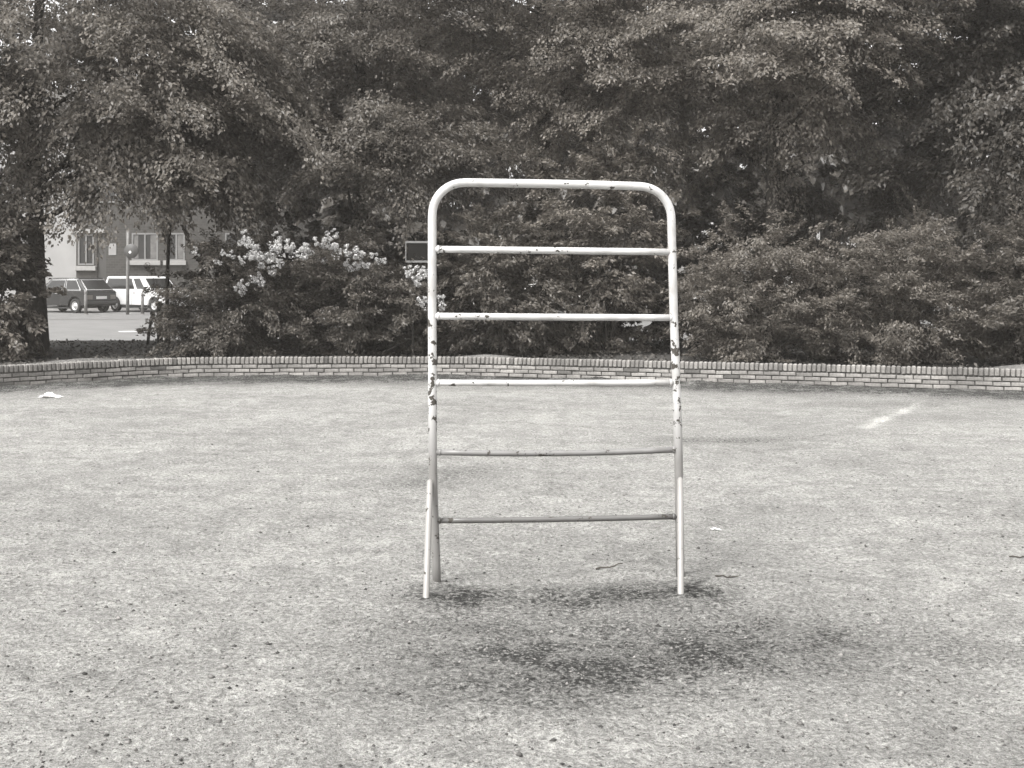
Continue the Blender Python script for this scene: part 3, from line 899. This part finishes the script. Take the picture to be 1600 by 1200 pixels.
sh('broadleaf_shrub', 'leafy shrub at the left edge in front of the dark trunk', -14, 20.4, 288, 70, 200, 90, 0.10, M['leaf_big'], 61, ry=0.8, droop=0.45)
s1 = sh('lilac_shrub', 'left of two flowering shrubs with tall white blossom spikes', 360, 21.3, 388, 118, 240, 100, 0.056, M['leaf_shrub'], 62, extra=((35, 375, 0.35, 0.15), (-62, 462, 0.38, 0.2)))
s2 = sh('lilac_shrub', 'right of two flowering shrubs with white blossom beside the frame', 565, 21.4, 380, 140, 270, 100, 0.056, M['leaf_shrub'], 63, extra=((-30, 368, 0.4, 0.15),))
sh('laurel_shrub', 'low leafy shrub seen through the left half of the frame', 775, 21.3, 330, 115, 240, 90, 0.07, M['leaf_mid'], 64)
sh('hazel_shrub', 'tall upright shrub seen through the right half of the frame', 945, 22.0, 205, 125, 330, 90, 0.07, M['leaf_pale'], 65, extra=((40, 300, 0.9, 0.2),))
sh('privet_shrub', 'rounded bush just right of the frame with fine pale leaves', 1190, 20.2, 352, 140, 340, 95, 0.052, M['leaf_bush'], 66, ry=1.1, inner=0.5, extra=((-70, 400, 0.6, 0.2),))
sh('privet_shrub', 'widest rounded bush right of centre with fine pale leaves', 1400, 19.7, 345, 155, 360, 95, 0.052, M['leaf_bush'], 67, ry=1.1, inner=0.5, extra=((60, 360, 0.6, 0.15),))
sh('privet_shrub', 'dark bush cut by the right edge of the picture', 1610, 18.9, 335, 90, 210, 90, 0.06, M['leaf_mid'], 68, ry=0.9)
# darker understorey behind them, closing the bed towards the road
for i, (px, d, tp, rp, lab) in enumerate([
    (420, 23.6, 372, 110, 'dark shrub behind the left flowering shrub'),
    (640, 23.7, 352, 130, 'dark shrub behind the right flowering shrub'),
    (860, 23.8, 330, 150, 'dark shrub in deep shade behind the frame'),
    (1090, 23.6, 372, 150, 'dark shrub in deep shade behind the frame\'s right upright'),
    (1310, 23.4, 385, 130, 'dark shrub behind the pale rounded bushes'),
    (505, 24.4, 300, 120, 'tall dark evergreen shrub rising behind the flowering shrubs'),
    (1150, 24.3, 225, 120, 'tall dark evergreen shrub rising behind the bush right of the frame'),
    (1300, 24.5, 215, 150, 'tall dark evergreen shrub rising behind the widest rounded bush'),
    (1530, 22.6, 372, 110, 'dark shrub behind the right end of the rounded bushes')]):
    sh('understorey_shrub', lab, px, d, tp, rp, 170, 66, 0.115, M['leaf_dark'], 80 + i)

# white blossom spikes on the flowering shrubs
def panicle_mesh(seed, big):
    rg = np.random.default_rng(seed); n = 230
    k = 7 if big else 5                       # a lumpy truss: little balls of florets crowded round a short stalk
    L_ = 0.20 if big else 0.10
    ball = np.stack([rg.normal(size=k) * 0.040, rg.normal(size=k) * 0.040, np.linspace(0, 1, k) * L_ + rg.normal(size=k) * 0.015], -1)
    br_ = (0.030 + 0.025 * rg.random(k)) * np.linspace(1.15, 0.65, k)
    j = rg.integers(0, k, n)
    nrm = rg.normal(size=(n, 3)); nrm /= np.linalg.norm(nrm, axis=1, keepdims=True)
    c = ball[j] + nrm * (br_[j] * (0.7 + 0.4 * rg.random(n)))[:, None]
    nrm = nrm + rg.normal(size=(n, 3)) * 0.35; nrm /= np.linalg.norm(nrm, axis=1, keepdims=True)
    u = np.cross(nrm, rg.normal(size=(n, 3))); u /= np.linalg.norm(u, axis=1, keepdims=True); v = np.cross(nrm, u)
    s = 0.0105 * (0.7 + 0.7 * rg.random(n))[:, None]
    V = np.stack([c + u * s, c + v * s, c - u * s, c - v * s], 1).reshape(-1, 3)
    return mesh_np('blossom', V, np.arange(n * 4).reshape(-1, 4))
PM = [panicle_mesh(200 + k, k < 3) for k in range(6)]
for p in PM: p.materials.append(M['petal'])
def blossoms(sr, spots, d0):
    root = sr[0]; rg = np.random.default_rng(7)
    for (px, py, big, sc) in spots:
        d = d0 + 0.12 + rg.normal() * 0.14
        p = P(px, py, d)
        o = bpy.data.objects.new('blossom', PM[int(rg.integers(3)) if big else 3 + int(rg.integers(3))])
        COL.objects.link(o); o.parent = root
        o.location = p - Vector(root.location) - Vector((0, 0, 0.08 * sc))
        o.rotation_euler = (rg.normal() * 0.6, rg.normal() * 0.6, rg.random() * 6.28); o.scale = (sc * 1.2, sc * 1.2, sc * 1.05)
blossoms(s1, [(383, 374, 1, 1.0), (391, 384, 1, 1.0), (404, 392, 0, 1.3), (412, 390, 0, 1.4), (398, 398, 0, 1.0), (431, 376, 1, 0.9), (437, 388, 0, 1.4), (447, 384, 0, 1.2), (404, 404, 0, 1.2),
              (430, 403, 0, 1.0), (382, 440, 0, 1.0), (400, 430, 0, 1.0), (408, 440, 0, 0.8), (372, 450, 0, 0.7), (422, 421, 0, 0.9), (362, 398, 0, 0.8), (346, 392, 0, 0.6), (308, 394, 1, 0.6), (340, 408, 0, 0.5), (375, 404, 0, 0.8)], 20.25)
blossoms(s2, [(459, 388, 0, 1.3), (470, 387, 0, 1.2), (482, 386, 0, 1.1), (500, 376, 0, 1.0), (512, 370, 0, 1.0), (522, 368, 1, 0.7), (526, 386, 0, 1.2), (540, 391, 0, 1.1), (553, 392, 0, 1.0), (560, 390, 0, 0.8),
              (548, 408, 0, 1.1), (560, 410, 0, 1.0), (572, 412, 0, 0.8), (585, 398, 0, 0.8), (635, 421, 0, 0.9), (645, 430, 0, 1.1), (655, 425, 0, 1.0), (648, 437, 0, 1.0), (660, 418, 0, 0.9), (655, 468, 0, 0.9), (663, 474, 0, 0.9), (690, 465, 0, 0.8), (692, 478, 0, 0.7), (505, 405, 0, 0.6), (600, 405, 0, 0.6)], 20.3)

# fallen leaves and ivy on the bed soil under the shrubs
def litter():
    rg = np.random.default_rng(77); n = 9000
    x = (rg.random(n) - 0.5) * 24; y0 = wall_y(x) + 0.25; y = y0 + (24.8 - y0) * rg.random(n)
    c = np.stack([x, y, 0.205 + 0.075 * (y - y0) / (24.8 - y0) + 0.04 * rg.random(n)], -1)
    o = rg.normal(size=(n, 3)) * np.array([1, 1, 0.1]); o /= np.linalg.norm(o, axis=1, keepdims=True)
    V, Fa = leaves(c, o, 1, 0.05, 0.05, 0.01, 0.1, 0.07, 0.6, rg)
    ob = link('leaf_litter', mesh_np('leaf_litter', V, Fa), M['litter_leaf'])
    tag(ob, 'fallen leaves lying on the shaded bed soil', 'leaf litter', kind='stuff')
litter()

# ------------------------------------------------------------------ street side: buildings
FD = 58.0                                     # facade distance
def fz(py): return EYE - (py - HZ) / F * FD
def fx(px): return PX(px, FD)
def window(root, x0, x1, z0, z1, curtain=True, bars=1):
    w = MB()
    t = 0.07
    w.box(x0, x1, FD - 0.02, FD + 0.10, z1 - t, z1); w.box(x0, x1, FD - 0.02, FD + 0.10, z0, z0 + t)
    w.box(x0, x0 + t, FD - 0.02, FD + 0.10, z0 + t, z1 - t); w.box(x1 - t, x1, FD - 0.02, FD + 0.10, z0 + t, z1 - t)
    for b in range(bars):
        xm = x0 + (x1 - x0) * (b + 1) / (bars + 1); w.box(xm - 0.035, xm + 0.035, FD - 0.015, FD + 0.09, z0 + t, z1 - t)
    wo_ = w.build('window', M['frame_white'], root)
    MB().box(x0 + t, x1 - t, FD + 0.04, FD + 0.06, z0 + t, z1 - t).build('pane', M['glass_dark'], wo_)
    return wo_
def facade(root, X0, X1, Z1, holes, m, depth=8.0):
    """wall with real openings: a slab grid around the rectangular holes (x0,x1,z0,z1), plus side and back walls"""
    xs_ = sorted(set([X0, X1] + [h[0] for h in holes] + [h[1] for h in holes])); zs_ = sorted(set([0.0, Z1] + [h[2] for h in holes] + [h[3] for h in holes]))
    b = MB()
    for i in range(len(xs_) - 1):
        j = 0
        while j < len(zs_) - 1:
            cx, cz = (xs_[i] + xs_[i+1]) / 2, (zs_[j] + zs_[j+1]) / 2
            if any(h[0] < cx < h[1] and h[2] < cz < h[3] for h in holes): j += 1; continue
            k = j
            while k + 1 < len(zs_) - 1 and not any(h[0] < cx < h[1] and h[2] < (zs_[k+1] + zs_[k+2]) / 2 < h[3] for h in holes): k += 1
            b.box(xs_[i], xs_[i+1], FD, FD + 0.3, zs_[j], zs_[k+1]); j = k + 1
    b.box(X0, X0 + 0.3, FD + 0.3, FD + depth, 0, Z1); b.box(X1 - 0.3, X1, FD + 0.3, FD + depth, 0, Z1); b.box(X0, X1, FD + depth, FD + depth + 0.3, 0, Z1)
    for q in (0.1, 3.6, 6.4):                     # floors inside keep the rooms dark
        b.box(X0 + 0.3, X1 - 0.3, FD + 0.3, FD + depth, q, q + 0.2)
    return b.build('wall', m, root)
def roof(root, X0, X1, Z1, depth=8.3):
    ym = FD + depth / 2; e = 0.35
    V = [(X0-.1, FD-e, Z1), (X1+.1, FD-e, Z1), (X1+.1, FD+depth+e, Z1), (X0-.1, FD+depth+e, Z1), (X0-.1, ym, Z1+2.4), (X1+.1, ym, Z1+2.4)]
    MB().add(V, [(0,1,5,4), (2,3,4,5), (0,4,3), (1,2,5), (0,3,2,1)]).build('roof', M['roof'], root)

def brick_facade_mat():
    m, N, L, B = nmat('dark_brick_facade')
    tc = N.new('ShaderNodeTexCoord'); mp = N.new('ShaderNodeMapping'); mp.inputs['Rotation'].default_value = (math.radians(90), 0, 0)
    bt = N.new('ShaderNodeTexBrick'); bt.inputs['Scale'].default_value = 2.2
    bt.inputs['Color1'].default_value = G(0.045, 0.08); bt.inputs['Color2'].default_value = G(0.03, 0.08); bt.inputs['Mortar'].default_value = G(0.06, 0.05)
    L.new(tc.outputs['Object'], mp.inputs['Vector']); L.new(mp.outputs[0], bt.inputs['Vector']); L.new(bt.outputs['Color'], B.inputs['Base Color'])
    B.inputs['Roughness'].default_value = 0.9
    return m
M['brick_dark'] = brick_facade_mat()

bA = empty('rendered_building', (0, 0, 0)); tag(bA, 'white rendered house wall with tree shade in its colour behind the dark hatchback', 'building')
hA = [(-27.5, -26.0, 1.2, 3.0), (-24.5, -23.0, 1.2, 3.0), (-27.5, -26.0, 4.6, 6.4), (-24.5, -23.0, 4.6, 6.4)]
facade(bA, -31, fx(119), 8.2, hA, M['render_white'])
for h in hA: window(bA, *h)
roof(bA, -31, fx(119), 8.2)
bB = empty('brick_building', (0, 0, 0)); tag(bB, 'dark brick house with pale sills behind the white estate car', 'building')
X0, X1 = fx(119) + 0.01, -8.6
hB = [(fx(122), fx(147), fz(414), fz(366)), (fx(206), fx(247), fz(407), fz(364)), (fx(262), fx(289), fz(407), fz(364)), (-13.0, -11.6, fz(407), fz(364)),
      (fx(152), fx(166), 0.12, fz(366)), (-18.7, -17.2, 4.8, 6.5), (-15.8, -14.3, 4.8, 6.5), (-12.8, -11.3, 4.8, 6.5)]
facade(bB, X0, X1, 8.6, hB, M['brick_dark'])
for k, h in enumerate(hB):
    if k == 4: continue
    window(bB, *h, bars=1)
for (a, b, py) in [(118.5, 151, 418), (200, 252, 409.5), (256, 292, 409.5)]:
    s_ = MB().box(fx(a), fx(b), FD - 0.16, FD - 0.003, fz(py) - 0.14, fz(py) + 0.07).build('sill', M['sill'], bB); bevel(s_, 0.015)
MB().box(fx(113), fx(164), FD - 0.12, FD - 0.003, fz(364), fz(358)).build('lintel', M['sill'], bB)
for (a, b) in ((208, 216), (235, 246), (276, 288)):
    MB().box(fx(a), fx(b), FD + 0.013, FD + 0.035, fz(404), fz(367)).build('curtain', M['curtain'], bB)
dr = MB().box(fx(152), fx(166), FD + 0.08, FD + 0.14, 0.30, fz(366)).build('door', M['door'], bB)
MB().box(fx(164) - 0.08, fx(164), FD + 0.02, FD + 0.08, 1.2, 1.26).build('door_handle', M['chrome'], dr)
MB().box(fx(170), fx(182), FD - 0.03, FD - 0.003, fz(398.5), fz(380.5)).build('notice_panel', M['notice'], bB)
roof(bB, X0, X1, 8.6)

# ------------------------------------------------------------------ parked cars
def arch(cx, r, n=9, z0=0.0):
    """points of a wheel arch from +x side to -x side, going over the top"""
    return [(cx + r * math.cos(math.pi * k / (n - 1)), z0 + r * math.sin(math.pi * k / (n - 1))) for k in range(n)]
def make_car(name, label, loc, rz, spec, paint, trim):
    root = empty(name, loc, rz); tag(root, label, 'car', 'cars parked across the road')
    W = spec['w'] / 2; xr, xf = spec['xr'], spec['xf']; wb0, wb1 = spec['axr'], spec['axf']; rw = spec['rw']; zb = spec['belt']; za = rw
    # lower body outline (x, z), anticlockwise seen from the right
    out = [(xr + 0.03, 0.30), (xr, 0.50), (xr + 0.02, zb - 0.06), (xr + 0.10, zb)]
    out += spec['hood']
    out += [(xf, 0.62), (xf - 0.02, 0.32), (xf - 0.10, 0.22)]
    out += [(x, max(z, 0.22)) for x, z in arch(wb1, rw * 1.22, 9, za)]
    out += [(x, max(z, 0.20)) for x, z in arch(wb0, rw * 1.22, 9, za)]
    n = len(out)
    secs = [(-W, 1.0), (-W * 0.985, 1.0), (W * 0.985, 1.0), (W, 1.0)]
    b = MB()
    V = [(x, -W, z) for x, z in out] + [(x, W, z) for x, z in out]
    Fs = [tuple(range(n)), tuple(reversed(range(n, 2 * n)))] + [(i, i + n, (i + 1) % n + n, (i + 1) % n) for i in range(n)]
    body = b.add(V, Fs).build('body', paint, root); bevel(body, 0.035, 3, 35)
    # dark floor and inner wheel housings
    MB().box(wb0 + rw * 1.25, wb1 - rw * 1.25, -W + 0.05, W - 0.05, 0.17, 0.24).build('floor_pan', M['rubber'], root)
    MB().box(wb0 - rw * 1.2, wb0 + rw * 1.2, -W + 0.22, W - 0.22, rw * 0.9, rw * 2.2).build('axle_housing', M['rubber'], root)
    MB().box(wb1 - rw * 1.2, wb1 + rw * 1.2, -W + 0.22, W - 0.22, rw * 0.9, rw * 2.2).build('axle_housing', M['rubber'], root)
    # cabin
    (c0, c1, t0, t1), zt, tw = spec['cab'], spec['h'], spec['tw'] / 2
    wb = W - 0.03
    cv = [(c0, -wb, zb - 0.02), (c1, -wb, zb - 0.02), (c1, wb, zb - 0.02), (c0, wb, zb - 0.02), (t0, -tw, zt), (t1, -tw, zt), (t1, tw, zt), (t0, tw, zt)]
    cab = MB().add(cv, [(0,3,2,1), (4,5,6,7), (0,1,5,4), (1,2,6,5), (2,3,7,6), (3,0,4,7)]).build('cabin', paint, root); bevel(cab, 0.06, 3, 20)
    zs0 = zb + 0.03; zs1 = zt - 0.10
    def cabpt(side, u, z):
        """point on the cabin side at fraction u along its length, height z; side -1 right, +1 left"""
        f = (z - zb) / (zt - zb)
        x0_, x1_ = c0 + (t0 - c0) * f, c1 + (t1 - c1) * f
        y = wb + (tw - wb) * f
        return Vector((x0_ + (x1_ - x0_) * u, side * y, z))
    def panel(nm, quad, m, par, thick=0.012, out_=0.006):
        q = [Vector(p) for p in quad]; nn = (q[1] - q[0]).cross(q[2] - q[0]).normalized()
        cen = sum(q, Vector()) / 4; ref = Vector((cen.x, cen.y, cen.z - (zb + 0.2))); ref.x -= (c0 + c1) / 2
        if nn.dot(ref) < 0: nn = -nn
        V = [p + nn * out_ for p in q] + [p - nn * thick for p in q]
        return MB().add(V, [(0,1,2,3), (7,6,5,4), (0,4,5,1), (1,5,6,2), (2,6,7,3), (3,7,4,0)]).build(nm, m, par)
    for sd in (-1, 1):
        for (u0, u1) in spec['side']:
            e = 0.012
            fr = panel('window', [cabpt(sd, u0 - e, zs0 - 0.02), cabpt(sd, u1 + e, zs0 - 0.02), cabpt(sd, u1 + e, zs1 + 0.02), cabpt(sd, u0 - e, zs1 + 0.02)], trim, root, out_=0.008)
            panel('pane', [cabpt(sd, u0, zs0), cabpt(sd, u1, zs0), cabpt(sd, u1, zs1), cabpt(sd, u0, zs1)], M['glass_dark'], fr, out_=0.014)
    def endpt(front, v, z):
        f = (z - zb) / (zt - zb)
        x = (c1 + (t1 - c1) * f) if front else (c0 + (t0 - c0) * f)
        y = (wb + (tw - wb) * f)
        return Vector((x, v * y, z))
    for fr_, nm in ((True, 'windscreen'), (False, 'rear_window')):
        g0 = panel(nm, [endpt(fr_, -0.88, zs0 - 0.02), endpt(fr_, 0.88, zs0 - 0.02), endpt(fr_, 0.88, zs1 + 0.03), endpt(fr_, -0.88, zs1 + 0.03)], trim, root, out_=0.008)
        panel('pane', [endpt(fr_, -0.84, zs0 + 0.02), endpt(fr_, 0.84, zs0 + 0.02), endpt(fr_, 0.84, zs1), endpt(fr_, -0.84, zs1)], M['glass_dark'], g0, out_=0.014)
    # drip rails
    for sd in (-1, 1):
        MB().tube([cabpt(sd, 0.02, zt - 0.06) + Vector((0, sd * 0.012, 0)), cabpt(sd, 0.98, zt - 0.06) + Vector((0, sd * 0.012, 0))], 0.016, 6).build('drip_rail', trim, root)
    # wheels
    for ax in (wb0, wb1):
        for sd in (-1, 1):
            y0 = sd * (W - 0.10)
            w = MB().lathe([(rw * 0.62, -0.085), (rw * 0.93, -0.085), (rw, -0.06), (rw, 0.06), (rw * 0.93, 0.085), (rw * 0.62, 0.085), (rw * 0.62, -0.085)], (ax, y0, rw), 24).build('wheel', M['rubber'], root)
            s = sd
            MB().lathe([(rw * 0.635, 0.07 * s), (rw * 0.56, 0.085 * s), (rw * 0.50, 0.04 * s), (rw * 0.30, 0.05 * s), (rw * 0.26, 0.085 * s), (0.001, 0.09 * s)], (ax, y0, rw), 20).build('rim', M['rim'], w)
    # bumpers, plate, lamps
    for x0_, x1_, nm in ((xr - 0.06, xr + 0.05, 'rear_bumper'), (xf - 0.05, xf + 0.06, 'front_bumper')):
        bb = MB().box(x0_, x1_, -W + 0.01, W - 0.01, 0.36, 0.47).build(nm, spec['bump'], root); bevel(bb, 0.03, 3)
    MB().box(xr - 0.022, xr + 0.01, -0.26, 0.26, 0.56, 0.67).build('number_plate', M['plate'], root)
    MB().box(xf + 0.062, xf + 0.075, -0.26, 0.26, 0.37, 0.46).build('number_plate', M['plate'], root)
    for sd in (-1, 1):
        MB().box(xr - 0.015, xr + 0.03, sd * (W - 0.20) - 0.13, sd * (W - 0.20) + 0.13, 0.55, 0.72).build('tail_lamp', M['lamp_lens'], root)
        MB().lathe([(0.10, 0.0), (0.09, 0.02), (0.001, 0.03)], (0, 0, 0), 16, 'z').build('headlamp', M['head_lens'], root).matrix_local = Matrix.Translation((xf - 0.01, sd * (W - 0.26), 0.62)) @ Matrix.Rotation(math.radians(90), 4, 'Y')
        mr_ = MB().box(spec['mir'] - 0.05, spec['mir'] + 0.05, sd * (W + 0.08) - 0.07, sd * (W + 0.08) + 0.07, zb + 0.02, zb + 0.13).build('mirror', M['bumper'], root); bevel(mr_, 0.015)
    for sd in (-1, 1):                             # door seams and handle
        for xx in spec['doors']:
            MB().box(xx - 0.006, xx + 0.006, sd * W - 0.004, sd * W + 0.003, 0.30, zb - 0.05).build('door_seam', M['rubber'], root)
        MB().box(spec['doors'][0] + 0.08, spec['doors'][0] + 0.24, sd * (W + 0.006) - 0.010, sd * (W + 0.006) + 0.010, zb - 0.14, zb - 0.11).build('door_handle', M['chrome'], root)
    return root
ZP = 0.006
hatch = dict(w=1.60, xr=-1.85, xf=1.87, axr=-1.18, axf=1.22, rw=0.29, belt=0.90, hood=[(0.9, 0.90), (1.72, 0.80), (1.86, 0.74)], cab=(-1.78, 0.98, -1.22, 0.28), h=1.41, tw=1.28,
             side=[(0.10, 0.40), (0.46, 0.90)], bump=M['bumper'], mir=0.75, doors=(-0.32, 0.80))
estate = dict(w=1.60, xr=-1.98, xf=1.95, axr=-1.10, axf=1.32, rw=0.29, belt=0.92, hood=[(0.95, 0.92), (1.75, 0.84), (1.94, 0.76)], cab=(-1.92, 1.02, -1.72, 0.45), h=1.47, tw=1.34,
              side=[(0.07, 0.70), (0.75, 0.92)], bump=M['chrome'], mir=0.85, doors=(-0.02, 0.95))
make_car('hatchback_car', 'dark hatchback with pale window trim seen from its rear corner', (-18.14, 52.5, ZP), math.radians(150), hatch, M['car_dark'], M['chrome'])
make_car('estate_car', 'white estate car with dark side windows parked behind the dark hatchback', (-15.15, 53.2, ZP), math.radians(-34), estate, M['car_white'], M['car_white'])

# ------------------------------------------------------------------ street posts
def bollard(px, d, h, lab):
    root = empty('bollard', (PX(px, d), d, ZP)); tag(root, lab, 'bollard', 'bollards along the parking strip')
    MB().lathe([(0.001, -0.03), (0.062, -0.03), (0.060, h * 0.80), (0.048, h * 0.82), (0.048, h * 0.86), (0.062, h * 0.88), (0.058, h * 0.97), (0.035, h), (0.001, h + 0.004)], (0, 0, 0), 16, 'z').build('post', M['bollard'], root)
    MB().lathe([(0.10, -0.02), (0.10, 0.02), (0.066, 0.035)], (0, 0, 0), 16, 'z').build('base_collar', M['gutter'], root)
bollard(134, 49.6, 0.93, 'pale bollard in front of the dark hatchback')
bollard(222.5, 49.6, 0.82, 'pale bollard in front of the white estate car')
sp = empty('sign_post', (PX(199.5, 49.4), 49.4, ZP)); tag(sp, 'tall grey street pole with round sign between the parked cars', 'sign post')
MB().tube([(0, 0, -0.03), (0, 0, 1.0), (0.01, 0, 2.2), (0.02, 0, 3.25)], 0.065, 12).build('pole', M['post_grey'], sp)
sg = MB().lathe([(0.001, -0.012), (0.27, -0.012), (0.28, 0.0), (0.27, 0.012), (0.001, 0.012)], (0.16, -0.085, 2.45), 28).build('sign_disc', M['sign_back'], sp)
MB().lathe([(0.001, -0.02), (0.05, -0.018), (0.055, -0.012)], (0.12, -0.09, 2.40), 12).build('reflector', M['plate'], sp)
MB().box(-0.07, 0.3, -0.085 + 0.014, 0.0, 2.43, 2.47).build('bracket', M['post_grey'], sp)

def stake(base, top, r, lab):
    root = empty('wooden_stake', base); tag(root, lab, 'stake')
    b, t_ = Vector((0, 0, -0.1)), Vector(top) - Vector(base)
    MB().tube([b, t_ * 0.35, t_ * 0.7, t_], [r, r * 0.95, r * 0.9, r * 0.85], 8).build('shaft', M['stake'], root)
    MB().tube([t_ * 0.93, t_ * 1.0, t_ * 1.03], [r * 1.25, r * 1.3, r * 0.9], 8).build('cap', M['stake'], root)
b_ = P(230, 534, 24.4); b_.z = 0.262
stake(b_, P(238, 488, 24.35), 0.032, 'short dark stake leaning to the right in front of the road')
b_ = P(250, 534, 24.6); b_.z = 0.262
stake(b_, P(249, 474, 24.6), 0.06, 'thicker upright dark stake beside the left flowering shrub')

# notice board behind the flowering shrub, cut by the frame's left upright
nb = empty('notice_board', (PX(672, 21.0), 21.0, BZ)); tag(nb, 'dark board with white rim standing behind the frame\'s left upright', 'notice board')
def nbp(px, py):
    p = P(px, py, 21.0); return p.x - nb.location.x, p.z - BZ
xa, za = nbp(637, 407); xb, zb_ = nbp(677, 380)
MB().box(xa, xb, -0.02, 0.02, za, zb_).build('panel', M['board_dark'], nb)
for (a, b, c, d_) in ((xa - 0.02, xb + 0.02, zb_ + 0.001, zb_ + 0.035), (xa - 0.02, xb + 0.02, za - 0.035, za - 0.001), (xa - 0.035, xa - 0.021, za - 0.03, zb_ + 0.03), (xb + 0.021, xb + 0.035, za - 0.03, zb_ + 0.03)):
    MB().box(a, b, -0.035, 0.03, c, d_).build('rim', M['board_rim'], nb)
for xq in (xa + 0.08, xb - 0.08):
    MB().box(xq - 0.015, xq + 0.015, 0.022, 0.05, -0.05, zb_).build('post', M['stake'], nb)

# ------------------------------------------------------------------ small things on the ground
def paper(px, py, w, h, lab, seed, cat, name):
    x, d = gpx(px, py); rg = np.random.default_rng(seed)
    z = ground_z1(x, d)
    nxp, nyp = 14, 10; V = []; Fs = []
    for j in range(nyp):
        for i in range(nxp):
            u, v = i / (nxp - 1) - 0.5, j / (nyp - 1) - 0.5
            edge = 1 + 0.25 * math.sin(i * 1.7 + seed) * (abs(v) > 0.4) + 0.2 * math.cos(j * 2.1) * (abs(u) > 0.4)
            rr = math.exp(-((u + 0.12) ** 2 * 9 + v * v * 6))
            V.append((u * w * edge + rg.normal() * w * 0.015, v * w * 0.75 * edge + rg.normal() * w * 0.015, 0.004 + h * (0.55 * rr + 0.45 * max(0, 1 - abs(u * 2.2)) * rg.random() + 0.1 * rg.random()) * (0.8 - 0.5 * u)))
    for j in range(nyp - 1):
        for i in range(nxp - 1):
            a = j * nxp + i; Fs.append((a, a + 1, a + nxp + 1, a + nxp))
    o = MB().add(V, Fs).build(name, M['paper']); o.location = (x, d, z + 0.002)
    so = o.modifiers.new('solid', 'SOLIDIFY'); so.thickness = 0.002
    tag(o, lab, cat)
paper(80, 621, 0.23, 0.09, 'crumpled white paper on the ground near the wall at left', 3, 'litter', 'crumpled_paper')
paper(1118, 822, 0.048, 0.016, 'tiny white scrap on the ground right of the frame', 5, 'litter', 'paper_scrap')
def twig(p0, p1, r, lab, seed):
    a = Vector(gpx(*p0)); b = Vector(gpx(*p1)); rg = np.random.default_rng(seed)
    o = empty('twig', (a.x, a.y, ground_z1(a.x, a.y)))
    pts = []
    for k in range(7):
        f = k / 6; q = a.lerp(b, f)
        pts.append((q.x - a.x, q.y - a.y + rg.normal() * 0.006, ground_z1(q.x, q.y) - o.location.z + r * 0.8 + 0.004 * rg.random()))
    bpy.data.objects.remove(o)
    o2 = MB().tube(pts, [r * (1 - 0.45 * k / 6) for k in range(7)], 7)
    q = Vector(pts[3]); d = Vector((b.x - a.x, b.y - a.y, 0)).normalized()
    o2.tube([q, q + d * 0.03 + Vector((0, 0.02, 0.004))], [r * 0.6, r * 0.3], 6)
    ob = o2.build('twig', M['twig']); ob.location = (a.x, a.y, ground_z1(a.x, a.y)); tag(ob, lab, 'twig', 'twigs lying near the frame')
twig((931, 886), (973, 884), 0.0055, 'dry twig on the ground between the legs of the frame', 1)
twig((1118, 901), (1154, 897), 0.0050, 'dry twig on the ground just right of the frame', 2)
twig((1578, 864), (1606, 862), 0.0050, 'dry twig on the ground at the right edge', 3)

# ------------------------------------------------------------------ thin scattering veil, added to lift the dark tones
hz = MB().box(-310, 310, -260, 310, -1.0, 24.0).build('added_haze', None)
hm = bpy.data.materials.new('added_haze'); hm.use_nodes = True
hn = hm.node_tree.nodes; hn.clear()
ho = hn.new('ShaderNodeOutputMaterial'); pv = hn.new('ShaderNodeVolumePrincipled')
pv.inputs['Color'].default_value = (0.97, 0.92, 0.86, 1); pv.inputs['Density'].default_value = 0.00105
hm.node_tree.links.new(pv.outputs[0], ho.inputs['Volume'])
hz.data.materials.append(hm)
tag(hz, 'thin pale veil added to lift the darks of the trees and the street', 'added_haze', kind='stuff')
